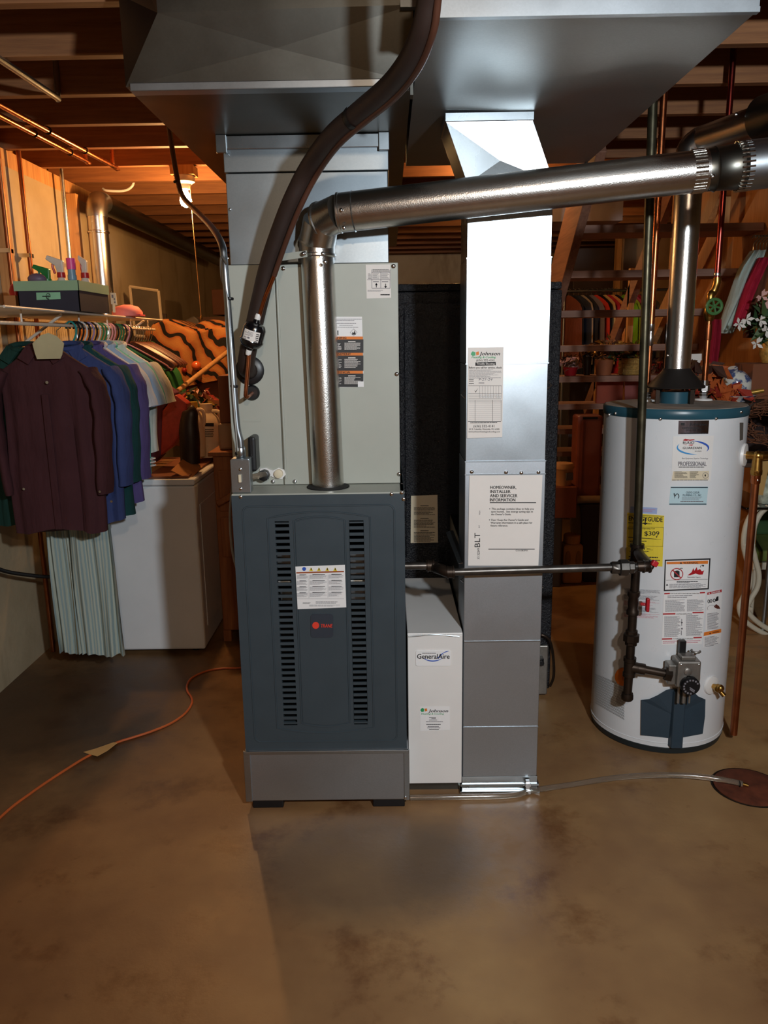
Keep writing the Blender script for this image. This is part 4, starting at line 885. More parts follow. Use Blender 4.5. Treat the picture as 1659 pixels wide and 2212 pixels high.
pr = Print().quad(((1449, 1052), (1529, 1052), (1529, 1054), (1449, 1054)), TEALD).quad(((1446, 1088), (1526, 1088), (1526, 1090), (1446, 1090)), TEALD).text('CREVE COEUR', 1482, 1066, 4.5, TEALD, 29).text('PLUMBING CO., INC.', 1475, 1072, 4.5, TEALD, 41)
pr.lines(1473, 1073, 1518, 1081, 3, GREYINK, .4, seed=87).lines(1470, 1081.5, 1520, 1085, 1, GREYINK, .8, seed=89).poly([(1455, 1066), (1457, 1065), (1458, 1070), (1457, 1078), (1456, 1071)], INK).ring(1463, 1072, 4.5, 6, 1.6, INK, 180, 420)
sticker('plumber_label', H, ((1449, 1051), (1530, 1051), (1526, 1091), (1445, 1091)), PALEB, heat, pr, 8, label='pale blue plumber label')
pr = Print().lines(1382, 1099, 1416, 1106, 3, PINKINK, .4, seed=88)
sticker('lilac_label', H, ((1362, 1094), (1420, 1097), (1419, 1110), (1361, 1108)), PALEL, heat, pr, 6)
pr = Print().text('ENERGYGUIDE', 1358, 1124, 9.5, INK, 73, bold=.014, slope=.05).rect(1393, 1119, 1395, 1131, INK, 3).poly([(1389, 1129), (1399, 1129.5), (1394, 1134.5)], INK, 3).quad(((1354, 1112), (1434, 1115), (1434, 1115.8), (1354, 1112.8)), INK)
pr.lines(1357, 1128, 1428, 1131, 1, INK, .5, slope=.04, seed=90).quad(((1356, 1138), (1433, 1139), (1433, 1139.6), (1356, 1138.6)), INK).text('Estimated Yearly Operating Cost', 1357, 1143, 3, INK, 58).text('$309', 1392, 1157, 9.5, INK, 32, bold=.01)
pr.quad(((1357, 1159.5), (1418, 1164), (1418, 1165.2), (1357, 1161)), INK).quad(((1418, 1164.4), (1428, 1165), (1428, 1165.5), (1418, 1165)), INK).tri(1418.5, 1160, -2, INK).lines(1360, 1167, 1405, 1171, 1, INK, .5, seed=91).quad(((1355, 1179), (1432, 1180), (1432, 1180.6), (1355, 1179.6)), INK).quad(((1355, 1139), (1355.6, 1139), (1355.6, 1180), (1355, 1180)), INK, n=1).quad(((1433, 1139), (1433.6, 1139), (1432, 1180), (1431.5, 1180)), INK, n=1)
pr.text('254', 1378, 1187.5, 6, INK, 15, bold=.01).text('therms', 1397, 1187, 2.5, INK, 8).ring(1387, 1188, 24, 8, .6, INK, 0, 360, n=4).lines(1360, 1190, 1402, 1192, 1, INK, .6, seed=92).lines(1358, 1200, 1422, 1205, 1, INK, .5, slope=.03, seed=93).lines(1357, 1206, 1426, 1216, 2, INK, .4, slope=.03, seed=94)
sticker('energy_label', H, ((1355, 1107), (1435, 1114), (1431, 1224), (1352, 1219)), YELLOW, heat, pr, 8, label='yellow energy label behind the gas pipe')
pr = Print()
pr.quad(((1440, 1214), (1530, 1211), (1529, 1218), (1440, 1219)), ORANGE, 2).tri(1471, 1216, 2.4, INK, 3).text('WARNING', 1476, 1218, 4, INK, 32, bold=.014)
pr.ring(1462, 1240, 14, 13, 1.8, REDINK).poly([(1456, 1234), (1463, 1232), (1468, 1234), (1468, 1247), (1456, 1247)], INK, 2).poly([(1452, 1232), (1454, 1230.5), (1472, 1248), (1470, 1249.5)], REDINK, 4).ring(1472, 1232, 6, 5, 1.2, INK, 180, 300)
pr.poly([(1485, 1243), (1494, 1236), (1498, 1227), (1500, 1233), (1505, 1225), (1507, 1232), (1512, 1229), (1516, 1234), (1521, 1232), (1518, 1241)], RED, 2).disc(1519, 1222, 2, INK, 3).ring(1518, 1224, 5, 4, 1, INK, 150, 300).text('Flammable Vapors', 1485, 1248, 2.6, INK, 28)
pr.quad(((1439, 1253), (1529, 1251), (1529, 1251.6), (1439, 1253.6)), INK).lines(1462, 1255, 1508, 1260, 2, INK, .6, seed=95).tri(1441, 1263, 2.4, INK).lines(1446, 1261, 1528, 1271, 4, GREYINK, .5, slope=-.02, seed=96)
o = sticker('vapor_warning_label', H, ((1436, 1209), (1535, 1206), (1531, 1273), (1434, 1277)), INK, heat, None, 10, label='black-bordered warning label with flames')
sticker('label_face', o, ((1438.5, 1212), (1532, 1209), (1528.5, 1270.5), (1436.5, 1274)), GLOSSP, lambda u, v, d: heat(u, v, d + .001), None, 10)
pr.build('printed_text', o, lambda u, v, d: heat(u, v, d + .0012))
pr = Print()
for (u0, u1, v, sl) in ((1435, 1447, 1281, -.04), (1512, 1523, 1279, -.04), (1432, 1459, 1325, -.04), (1496, 1520, 1322, -.04), (1430, 1452, 1379, -.04), (1498, 1516, 1376, -.04)): pr.quad(((u0, v), (u1, v - .6), (u1, v + 2.4), (u0, v + 3)), REDINK, 2, 2)
pr.text('FOR YOUR SAFETY READ BEFORE OPERATING', 1448, 1283, 2.2, INK, 63).text('LIGHTING INSTRUCTIONS', 1461, 1327.5, 2.4, INK, 34).text('TO TURN OFF GAS TO APPLIANCE', 1454, 1381, 2.4, INK, 43)
for i, (a, b, c, d) in enumerate(((1442, 1515, 1286, 1293), (1437, 1480, 1296, 1322), (1484, 1521, 1295, 1321), (1435, 1470, 1331, 1376), (1482, 1518, 1329, 1374), (1432, 1474, 1384, 1391), (1479, 1515, 1383, 1390))): pr.lines(a, c, b, d, max(2, int((d - c) / 2.6)), GREYINK if i < 5 else PINKINK, .5, slope=-.03, seed=100 + i)
pr.disc(1473, 1345, 1.6, INK).disc(1473, 1358, 2, GREYINK).rect(1472, 1337, 1473.4, 1352, GREYINK).rect(1471, 1362, 1472.6, 1372, GREYINK)
sticker('instruction_label', H, ((1434, 1280), (1525, 1277), (1516, 1391), (1429, 1393)), GLOSSP, heat, pr, 10, label='white lighting instruction label with red bars')
pr = Print().quad(((1528, 1280), (1559, 1273), (1559, 1279), (1528, 1285)), REDINK, 2, 3).tri(1532, 1281.5, 1.8, GLOSSP, 3).text('DANGER', 1537, 1282.5, 3.6, GLOSSP, 19, bold=.014, slope=-.2, lay=4)
pr.ring(1531, 1299, 2.5, 4, 1.2, INK).ring(1536, 1298, 2.5, 4, 1.2, INK).ring(1543, 1297, 3, 4, 1.4, INK).poly([(1545, 1296), (1548, 1289), (1552, 1288), (1552, 1297), (1547, 1299)], INK).poly([(1542, 1310), (1547, 1305), (1553, 1309), (1556, 1315), (1550, 1315), (1545, 1313)], M('hand_ink', '5a2a20', .6), 3).ring(1538, 1314, 10, 7, .6, GREYINK, 150, 330)
pr.lines(1528, 1325, 1553, 1360, 11, GREYINK, .5, slope=-.12, seed=110)
sticker('danger_label', H, ((1527, 1280), (1560, 1272), (1556, 1354), (1523, 1362)), GLOSSP, heat, pr, 6, label='narrow white danger label with a red heading')
pr = Print().quad(((1521, 1366), (1558, 1358), (1558, 1366), (1520, 1374)), ORANGE, 2, 3).tri(1534, 1368, 2, INK, 3).text('WARNING', 1539, 1368, 3, INK, 15, slope=-.18, lay=4).lines(1522, 1376, 1553, 1398, 7, GREYINK, .5, slope=-.15, seed=111)
sticker('orange_strip_label', H, ((1520, 1366), (1559, 1358), (1556, 1390), (1519, 1399)), GLOSSP, heat, pr, 6, label='small white label with an orange heading')
pr = Print()
for i in range(5): pr.lines(1348, 1271 + i * 13, 1426, 1281 + i * 13, 5, GREYINK if i not in (2, 4) else PINKINK, .45, slope=.05, seed=115 + i)
sticker('faint_text_label', H, ((1345, 1270), (1429, 1276), (1427, 1341), (1341, 1332)), WHITE, heat, pr, 8, label='white jacket label of fine grey and pink print')
sticker('scuffed_label', H, ((1598, 913), (1606, 913), (1605, 950), (1598, 952)), GREYCAST, heat, None, 2)
d0 = heat(1347, 1462, 0); nn = V((d0.x - HX, d0.y - HY, 0)).normalized()
pr = Print().rect(1346, 1453, 1352, 1455, INK).lines(1344, 1458, 1356, 1470, 4, M('dark_orange', '9a4a18', .6), .5, seed=120)
mb = MB().add([heat(1347, 1462, .001)] + [heat(1347 + 19 * math.cos(2 * PI * i / 24), 1462 + 20 * math.sin(2 * PI * i / 24), .001) for i in range(24)], [(0, i + 1, (i + 1) % 24 + 1) for i in range(24)])
o = obj('round_sticker', mb, ORANGE, H, smooth=False); o['label'] = 'round orange sticker behind the drip leg'; pr.build('printed_text', o, lambda u, v, d: heat(u, v, d + .001))
# perforated air intake: rows of small dark holes
mb = MB()
for i in range(34):
    for j in range(26):
        u = 1286 + i * 1.85 + (j % 2) * .9 ; v0 = 1456 + i * .78; v1 = 1519 + i * 1.06
        v = v0 + (v1 - v0) * j / 25
        p = heat(u, v, .0006); tv = V((-(p.y - HY), p.x - HX, 0)).normalized() * .0016
        mb.add([p - tv, p + V((0, 0, -.0016)), p + tv, p + V((0, 0, .0016))], [(0, 1, 2, 3)])
o = obj('intake_screen_holes', mb, DARK, H, smooth=False, fix=False); o['kind'] = 'stuff'; o['label'] = 'perforated air intake screen low on the jacket'
# burner access shield
mb = MB(); SH = [(1385, 1512), (1402, 1510), (1420, 1502), (1440, 1490), (1448, 1488), (1490, 1488), (1494, 1490), (1508, 1504), (1524, 1511), (1523, 1548), (1518, 1585), (1460, 1596), (1384, 1588)]
def shield(d): return [heat(u, v, d) for u, v in SH]
a, b = shield(.008), shield(0); n_ = len(SH); mb.v += a + b
c_ = heat(1455, 1545, .008); mb.v.append(c_)
for i in range(n_):
    j = (i + 1) % n_; mb.f += [(2 * n_, i, j), (i, n_ + i, n_ + j, j)]; mb.m += [0, 0]
obj('burner_shield', mb, TEALD, H, smooth=False)
s0_, s1_ = heat(1466, 1490, .0), heat(1459, 1612, .0); hx_ = (s0_ + s1_) / 2; nn = V((hx_.x - HX, hx_.y - HY, 0)).normalized(); sd = V((-nn.y, nn.x, 0))
mb = MB().prism([V((hx_.x, hx_.y, s1_.z)) + sd * -.028 - nn * .004, V((hx_.x, hx_.y, s1_.z)) + sd * -.020 + nn * .020, V((hx_.x, hx_.y, s1_.z)) + sd * .020 + nn * .020, V((hx_.x, hx_.y, s1_.z)) + sd * .028 - nn * .004], (0, 0, s0_.z - s1_.z)); obj('shield_channel', mb, TEALD, H, smooth=False, bevel=.004)
# gas control valve
g = heat(1472, 1438, 0); nn = V((g.x - HX, g.y - HY, 0)).normalized(); sd = V((-nn.y, nn.x, 0)); rot = Matrix((sd, nn, V((0, 0, 1)))).transposed()
if sd.x < 0: sd = -sd; rot = Matrix((sd, nn, V((0, 0, 1)))).transposed()
gz = g.z; gc = g + nn * .045
GV = obj('gas_control_valve', MB().obox(gc, (.082, .07, .098), rot), GREYCAST, H, smooth=False, bevel=.006)
obj('valve_flank', MB().obox(gc - sd * .05 - V((0, 0, .01)) - nn * .01, (.03, .05, .075), rot).obox(gc + V((0, 0, .056)), (.05, .045, .016), rot), GREYCAST, GV, smooth=False, bevel=.004)
obj('bracket', MB().obox(gc + V((0, 0, .085)) - sd * .012 - nn * .02, (.022, .02, .045), rot), BLACK, GV, smooth=False)
obj('pilot_clip', MB().tube([gc + V((0, 0, .075)) + sd * (.03 + .015 * math.cos(u)) + nn * (.015 * math.sin(u)) for u in [k * .5 for k in range(9)]], .004, 6), GREYCAST, GV)
obj('pilot_button', MB().lathe([(.014, 0), (.014, .004), (.011, .006)], gc + nn * .035 + V((0, 0, .012)) + sd * -.005, nn, 18), GREYCAST, GV)
dl = gc + nn * .035 - V((0, 0, .036)) + sd * .002
kn = obj('temperature_dial', MB().lathe([(.033, 0), (.033, .018), (.030, .022)], dl, nn, 30), BLACK, GV)
mb = MB(); mb.mi = 0
for i in range(11):
    a = math.radians(30 + 24 * i); c = dl + nn * .0225 + sd * math.cos(a) * .025 + V((0, 0, math.sin(a) * .025)); mb.obox(c, (.006, .0008, .006), rot)
mb.obox(dl + nn * .0226 - V((0, 0, .008)) + sd * .004, (.022, .0008, .004), rot @ Matrix.Rotation(.6, 3, 'Y')).obox(dl + nn * .0226 - V((0, 0, .014)) + sd * .004, (.02, .0008, .004), rot @ Matrix.Rotation(.6, 3, 'Y'))
obj('dial_marks', mb, GREYINK, kn, smooth=False)
for dx, dz in ((-.03, .038), (.032, .038), (.034, -.036)): screw(GV, gc + nn * .035 + sd * dx + V((0, 0, dz)), nn, r=.003)
obj('burner_tubes', MB().cyl(gc - V((0, 0, .045)) - sd * .02, V((gc.x, gc.y, s0_.z - .03)) - sd * .02, .005, 8).cyl(gc - V((0, 0, .045)) + sd * .0, V((gc.x, gc.y, s0_.z - .03)) + sd * .0, .007, 8).cyl(gc - V((0, 0, .045)) + sd * .02, V((gc.x, gc.y, s0_.z - .03)) + sd * .02, .004, 8), GREYCAST, GV)
obj('igniter_wire', MB().tube(smoothpath([gc + sd * .04 + V((0, 0, .02)), gc + sd * .052 - V((0, 0, .02)), heat(1506, 1480, .005), heat(1496, 1498, .004)], 6), .0025, 6), PAPER, GV)
# drain valve
g = heat(1536, 1480, 0); nn = V((g.x - HX, g.y - HY, 0)).normalized()
dvv = obj('drain_valve', MB().lathe([(.036, -.002), (.034, .006), (.022, .010)], g, nn, 26), WHITEP, H)
obj('brass_spigot', MB().lathe([(.010, .008), (.012, .02), (.016, .026), (.016, .036), (.011, .042)], g, nn, 14).cyl(g + nn * .028, g + nn * .045 + V((.012, 0, -.024)), .009, 12).ball(g + nn * .04 + V((0, 0, .004)), .014, 12), BRASS, dvv)
# relief valve and its copper discharge pipe
g = V((HX + HR * math.cos(-.62), HY + HR * math.sin(-.62), P(1603, 983, HY - .15).z)); nn = V((g.x - HX, g.y - HY, 0)).normalized()
rv = obj('relief_valve', MB().lathe([(.045, -.01), (.040, .006), (.02, .008)], g, nn, 26), WHITEP, H)
c1 = g + nn * .045
obj('brass_body', MB().cyl(g, c1 + nn * .02, .014, 14).ball(c1, .018, 14).cyl(c1, c1 - V((0, 0, .05)), .016, 14, .019).cyl(c1, c1 + V((.05, .01, 0)), .015, 14).lathe([(.021, -.05), (.021, -.065), (.017, -.07)], c1, seg=8), BRASS, rv)
obj('test_lever', MB().obox(c1 + V((.075, .0, .004)), (.07, .014, .012)), GREYCAST, rv, smooth=False, bevel=.003)
obj('warning_tag', MB().obox(c1 + V((.045, .045, -.085)), (.03, .001, .13), Matrix.Rotation(.12, 3, 'Y')), M('tan_tag', '9a7840', .7), rv, smooth=False)
t = thing('relief_discharge_pipe', 'copper discharge pipe down the right side of the water heater', 'pipe', (c1.x, c1.y, .04))
obj('tube', MB().cyl((c1.x, c1.y, .04), (c1.x, c1.y, c1.z - .062), .0135, 16), COPPERD, t)
obj('adapter', MB().lathe([(.0165, 0), (.0165, -.03), (.014, -.034)], (c1.x, c1.y, c1.z - .066), seg=14), COPPER, t)
screw(t, V((c1.x, c1.y - .0165, c1.z - .085)), r=.004)

# ================================================================== GAS PIPING
gy = 2.655
def fitting(parent, c, d, r, L, mat=IRON, name='coupling'): return obj(name, MB().lathe([(r * .82, -L), (r, -L), (r, -L * .62), (r * .88, -L * .55), (r * .88, L * .55), (r, L * .62), (r, L), (r * .82, L)], c, d, 18), mat, parent)
top = P(1420, 205, gy); tee = P(1376, 1190, gy)
gx = tee.x
t = thing('gas_riser', 'dark iron gas riser dropping from the ceiling in front of the water heater', 'pipe', (gx, gy, 0))
TX = P(1405, 230, gy).x
zz = lambda py: P(1375, py, gy).z
ux = lambda z: gx + (TX - gx) * max(0, (z - tee.z)) / (top.z - tee.z)
obj('upper_pipe', MB().cyl((gx, gy, zz(1195)), (TX, gy, 2.6), .0145, 18), IRONG, t)
fitting(t, V((gx, gy, zz(1195))), (0, 0, 1), .024, .034, name='upper_tee')
obj('middle_pipe', MB().cyl((gx, gy, zz(1215)), (gx, gy, zz(1290)), .0155, 16), IRON, t)
obj('shutoff_valve', MB().lathe([(.017, -.045), (.022, -.042), (.022, -.028), (.017, -.02), (.019, 0), (.017, .02), (.022, .028), (.022, .042), (.017, .045)], (gx - .003, gy, zz(1302)), seg=18), IRON, t)
vc = V((gx + .018, gy - .012, zz(1302)))
hnd = obj('valve_handle', MB().cyl(vc, vc + V((.016, -.008, 0)), .006, 10).obox(vc + V((.022, -.011, 0)), (.012, .018, .05)), RED, t, smooth=False, bevel=.004)
obj('lower_pipe', MB().cyl((gx - .002, gy, zz(1318)), (gx - .004, gy, zz(1440)), .0155, 16), IRON, t)
obj('union', MB().lathe([(.018, -.03), (.022, -.026), (.022, -.016), (.029, -.012), (.029, .012), (.022, .016), (.022, .026), (.018, .03)], (gx - .003, gy, zz(1377)), seg=8), IRON, t)
fitting(t, V((gx - .004, gy, zz(1440))), (0, 0, 1), .0225, .036, name='lower_tee')
obj('drip_leg', MB().cyl((gx - .004, gy, zz(1450)), (gx - .006, gy, zz(1500)), .0155, 16), IRON, t)
obj('drip_cap', MB().lathe([(.02, .028), (.0215, .02), (.0215, .006), (.017, 0)], (gx - .006, gy, zz(1512)), seg=16), IRON, t)
br0 = V((gx - .002, gy, zz(1440))); br1 = gc - sd * .062 - V((0, 0, .012)); 
obj('valve_branch', MB().cyl(br0, br1, .0145, 16), IRON, t)
for f_ in (.12, .3): obj('branch_collar', MB().lathe([(.02, -.012), (.0205, 0), (.02, .012)], br0.lerp(br1, f_), br1 - br0, 16), IRON, t)
obj('branch_nut', MB().lathe([(.026, -.012), (.026, .012)], br1, br1 - br0, 6), IRON, t, smooth=False)
# branch towards the furnace: leaves the tee forward, turns left
hy = 2.398
e0 = V((gx, gy, zz(1190))); e1 = P(1398, 1222, hy); 
t = thing('furnace_gas_branch', 'horizontal steel gas pipe from the riser across to the furnace', 'pipe', tuple(P(1200, 1228, hy)))
obj('street_elbow', MB().tube(smoothpath([e0 + V((0, -.018, 0)), e0.lerp(e1, .4), e0.lerp(e1, .8) + V((.004, 0, 0)), e1 + V((.004, 0, 0)), e1 + V((-.03, 0, -.002))], 5), .0175, 16), IRON, t)
hz_ = P(1300, 1228, hy).z
ja = P(973, 1236, hy)
obj('long_pipe', MB().cyl(e1 + V((-.02, 0, -.002)), ja, .0125, 16), IRONS, t)
obj('union', MB().lathe([(.018, -.04), (.0205, -.036), (.0205, -.016), (.027, -.012), (.027, .012), (.0205, .016), (.0205, .03), (.016, .034)], P(1347, 1226, hy), (1, 0, 0), 8), IRONS, t)
fitting(t, e1 + V((-.002, 0, -.002)), (1, 0, 0), .021, .012, IRONS)
jb = P(933, 1222, hy + .075)
obj('offset_elbow', MB().tube(smoothpath([ja + V((.012, 0, 0)), ja + V((-.008, 0, 0)), ja + V((-.026, .015, .004)), jb + V((.018, -.02, -.004)), jb, jb + V((-.02, 0, 0))], 5), .0175, 16), IRON, t)
for c, d in ((ja, (1, 0, 0)), (jb + V((-.004, 0, 0)), (1, 0, 0))): fitting(t, V(c), d, .0215, .011, IRON)
obj('entry_pipe', MB().cyl(jb, (FX1 - .006, jb.y, jb.z), .0125, 16), IRONS, t)
rh = P(1414, 1217, hy - .02)
obj('red_plug', MB().obox(rh, (.020, .018, .018), Matrix.Rotation(.5, 3, 'Y')), RED, t, smooth=False, bevel=.004)

# ================================================================== FLOOR ITEMS
t = thing('condensate_hose', 'clear vinyl drain hose lying on the floor towards the floor drain', 'hose', tuple(PZ(1400, 1675, 0)))
hp = [PZ(885, 1700, .012), PZ(1000, 1709, .010), PZ(1100, 1709, .010), PZ(1160, 1706, .010), PZ(1240, 1694, .010), PZ(1330, 1680, .012), PZ(1420, 1674, .018), PZ(1500, 1676, .024), PZ(1560, 1684, .024), PZ(1603, 1693, .014)]
hp[0].y = 2.40; hp[1].y = 2.405; hp[2].y = 2.41
obj('tube', MB().tube(smoothpath(hp, 6), .0095, 14), CLEAR, t)
obj('brass_tip', MB().cyl(hp[-1], PZ(1616, 1697, .010), .006, 10), BRASS, t)
obj('tie', MB().lathe([(.0105, -.002), (.012, 0), (.0105, .002)], hp[-1] - V((.01, 0, 0)), (1, -.1, 0), 12, cap=False), BLACK, t)
dc = PZ(1618, 1699, .003); dr_ = .115
t = thing('floor_drain', 'rusty round floor drain cover at the right photo edge', 'drain', (dc.x, dc.y, 0))
obj('cover', MB().lathe([(dr_, .001), (dr_, .004), (dr_ * .96, .006), (.01, .005)], (dc.x, dc.y, 0), seg=40), RUST, t)
obj('rim', MB().lathe([(dr_ * 1.0, .0005), (dr_ * 1.05, .003), (dr_ * 1.08, .001)], (dc.x, dc.y, 0), seg=40, cap=False), IRON, t)
for a in range(0):
    q = V((dc.x + .06 * math.cos(a * PI / 3), dc.y + .06 * math.sin(a * PI / 3), .0052)); obj('drain_hole', MB().lathe([(.009, 0), (.009, .001)], q, seg=10), DARK, t)
cp = [(540, 1441), (515, 1443), (480, 1444), (445, 1450), (415, 1464), (404, 1480), (405, 1494), (413, 1506), (414, 1520), (400, 1541), (370, 1562), (330, 1579), (290, 1592), (255, 1603), (215, 1621), (180, 1639), (140, 1664), (100, 1690), (60, 1718), (25, 1744), (-15, 1780)]
tag(obj('extension_cord', MB().tube(smoothpath([PZ(u, v, .005) for u, v in cp], 5), .0048, 8), ORCORD, origin=tuple(PZ(413, 1506, 0))), 'orange extension cord snaking across the floor from the furnace', 'cord')
tp = [PZ(180, 1625, .010), PZ(205, 1618, .011), PZ(245, 1604, .010), PZ(254, 1605, .012), PZ(232, 1622, .011), PZ(210, 1634, .011), PZ(192, 1629, .010)]
tag(obj('cord_tag', MB().prism(tp, (0, 0, .0012)), TAGP, origin=tuple(tp[1])), 'tan paper tag lying on the orange cord', 'tag')
# ================================================================== LAUNDRY SIDE (left)
xr = P(108, 690, 3.2).x; ZSH = P(170, 675, 3.3).z; ZROD = ZSH - .050
sf = xr + .06
t = thing('wire_shelf', 'white wire closet shelf with hanging rod on the left wall', 'shelf', (XL, 3.7, ZSH))
wire = M('white_vinyl_wire', 'e0d2c0', .45)
obj('front_lip', MB().cyl((sf, 2.7, ZSH), (sf, 4.58, ZSH), .005, 8), wire, t); obj('back_wire', MB().cyl((XL + .02, 2.7, ZSH), (XL + .02, 4.58, ZSH), .004, 8), wire, t)
mb = MB()
for i in range(74): mb.cyl((XL + .01, 2.7 + i * .0256, ZSH + .001), (sf, 2.7 + i * .0256, ZSH + .001), .002, 5)
obj('cross_wires', mb, wire, t)['kind'] = 'stuff'
obj('hanging_rod', MB().cyl((xr, 2.7, ZROD), (xr, 4.62, ZROD), .007, 10), wire, t)
for i, y in enumerate((2.95, 3.5, 3.85, 4.2, 4.5)): obj('rod_hook', MB().cyl((xr, y, ZROD), (xr, y, ZSH), .004, 8), wire, t, smooth=False)
for y in (3.3, 4.4): obj('wall_bracket', MB().tube([(sf - .05, y, ZSH - .005), (XL + .01, y, ZSH - .3)], .006, 8), wire, t)
# hangers
HB = {}
def hanger(y, mat, kind, label, group, yaw=0.0):
    key = (mat.name, kind)
    if key not in HB:
        x, z = xr, ZROD
        o = thing(kind + '_hanger', label, 'hanger', (x, y, z), group)
        r = .0045 if kind == 'plastic' else .0018
        hk = [(x - .018, y, z - .012), (x - .019, y, z + .004), (x, y, z + .013 + r), (x + .019, y, z + .002), (x + .021, y, z - .03), (x + .004, y, z - .07), (x, y, z - .085)]
        obj('hook', MB().tube(smoothpath(hk, 5), r * (.9 if kind == 'plastic' else 1), 6), mat if kind == 'plastic' else CHROME, o)
        w_ = .205; pts = [(x - .03, y, z - .09), (x, y, z - .083), (x + .03, y, z - .09), (x + w_ - .03, y, z - .175), (x + w_, y, z - .20), (x + w_ - .015, y, z - .215), (x - w_ + .015, y, z - .215), (x - w_, y, z - .20), (x - w_ + .03, y, z - .175)]
        if kind == 'wooden': obj('arms', MB().tube(smoothpath([pts[7], pts[8], pts[0], pts[2], pts[3], pts[4]], 5), .011, 8, squash=1.4), mat, o)
        else: obj('arms', MB().tube(smoothpath(pts, 4, True), r, 6, closed=True), mat, o)
        HB[key] = o; o.rotation_euler = (0, 0, yaw); return o
    c = copytree(HB[key], (0, 0, 0)); c.location = (xr, y, ZROD); c.rotation_euler = (0, 0, yaw); c['label'] = label; c['group'] = group
    return c
pc = {n: M('hanger_' + n, c, .35) for n, c in (('teal', '2a8f8c'), ('black', '15161a'), ('white', 'dcd8d4'), ('pink', 'd898a4'), ('green', '2c7a50'), ('lilac', '9a86b4'))}
seq = ['teal', 'black', 'black', 'white', 'black', 'lilac', 'black', 'white', 'green', 'green', 'white', 'pink', 'pink', 'black', 'green', 'green', 'black', 'pink', 'black']
for i, n in enumerate(seq): hanger(3.40 + i * .041, pc[n], 'plastic', 'empty %s plastic hanger in the row under the wire shelf' % n, 'empty %s hangers' % n, random.uniform(-.12, .12))
hw = M('brown_hanger_wood', '5a2c1c', .35)
for i in range(8): hanger(4.21 + i * .042, hw, 'wooden', 'brown wooden hanger at the far end of the rod', 'brown wooden hangers', random.uniform(-.15, .1))

# garments -----------------------------------------------------------
def shirt(name, label, y, cxo, hw_, length, mat, sleeve='long', cat='shirt', thick=.035, seed=0, collar=True, stripe=None):
    rnd = random.Random(seed); cx_ = xr + cxo; zt = ZROD - .085
    o = thing(name, label, cat, (cx_, y, zt))
    rows = [(0.0, .05, .6), (.018, .075, .8), (.05, .62 * hw_, .9), (.085, .9 * hw_, 1.0), (.12, .97 * hw_, 1.0)] + [(.12 + (length - .12) * i / 9, hw_ * (.95 + .03 * math.sin(i * .7 + seed)), 1.0 + .05 * i) for i in range(1, 10)]
    seg = 40; vs = []; ph = rnd.random() * 6
    for (d, w_, tf) in rows:
        for k in range(seg):
            a = 2 * PI * k / seg; c, s_ = math.cos(a), math.sin(a)
            fold = (.010 * math.sin(5 * c * 3 + ph) + .006 * math.sin(11 * c + ph * 2)) * min(1, d / .3)
            vs.append((cx_ + w_ * math.copysign(abs(c) ** .8, c), y + thick * tf * math.copysign(abs(s_) ** .7, s_) + fold, zt - d + (.012 * math.sin(4 * c + ph) if d > length - .02 else 0)))
    n_ = len(rows); fs = [(i * seg + k, i * seg + (k + 1) % seg, (i + 1) * seg + (k + 1) % seg, (i + 1) * seg + k) for i in range(n_ - 1) for k in range(seg)] + [tuple(range(seg - 1, -1, -1)), tuple(range((n_ - 1) * seg, n_ * seg))]
    obj('body', MB().add(vs, fs), mat, o, angle=70)
    for sg in (-1, 1):
        x0 = cx_ + sg * hw_ * .86
        if sg < 0 and x0 - .06 < XL: x0 = max(x0, XL + .075)
        sp = [(x0, y, zt - .09), (x0 + sg * .035, y - .01, zt - .16), (x0 + sg * .045, y - .012, zt - .25), (x0 + sg * .04, y - .015, zt - .40), (x0 + sg * .03, y - .01, zt - .58)] if sleeve == 'long' else [(x0, y, zt - .09), (x0 + sg * .045, y - .01, zt - .16), (x0 + sg * .075, y - .012, zt - .27)]
        if sg < 0: sp = [(max(p[0], XL + .07), p[1], p[2]) for p in sp]
        sp = smoothpath(sp, 5); m_ = len(sp)
        rr = [(.055 if sleeve == 'long' else .06) + (.010 if sleeve == 'short' else -.008) * i / m_ + .004 * math.sin(i * 1.3 + seed) for i in range(m_)]
        obj('sleeve', MB().tube(sp, rr, 16, squash=.42), mat, o, angle=70)
    if collar:
        obj('collar', MB().tube([(cx_ + .058 * math.cos(a), y + .030 * math.sin(a), zt + .002 + .012 * math.sin(a)) for a in [2 * PI * k / 20 for k in range(20)]], .011, 8, closed=True), mat, o)
        for sg in (-1, 1): obj('collar_leaf', MB().prism([(cx_ + sg * .004, y - thick * .75, zt - .004), (cx_ + sg * .060, y - thick * .55, zt + .008), (cx_ + sg * .092, y - thick * 1.05, zt - .040), (cx_ + sg * .048, y - thick * 1.25, zt - .066)], (0, -.006, 0)), mat, o, bevel=.002)
    return o
ya = 3.13
sh = shirt('maroon_shirt', 'maroon long-sleeved shirt at the front of the rail with a paper collar form', ya, -.005, .190, .73, cloth('maroon_cotton', '43262a'), seed=3)
zt = ZROD - .085
cf = [(70, 742), (88, 724), (104, 719), (122, 726), (138, 742), (134, 766), (130, 775), (80, 776), (75, 762)]
obj('paper_collar_form', MB().prism([P(u, v, ya - .075) for u, v in cf], (0, .004, 0)), M('collar_paper', 'b3aa86', .8, var=.1), sh, smooth=False)
obj('button', MB().lathe([(.006, 0), (.006, .003)], P(102, 826, ya - .055), (0, -1, 0), 10), CHROME, sh)
for q in ((52, 1056), (216, 1062), (241, 1083)): obj('cuff_button', MB().lathe([(.005, 0), (.005, .003)], P(*q, ya - .062), (0, -1, 0), 10), CHROME, sh)
obj('placket', MB().box(xr - .014, xr + .014, ya - .052, ya - .046, zt - .72, zt - .18), MATS['maroon_cotton'], sh, smooth=False, bevel=.002)
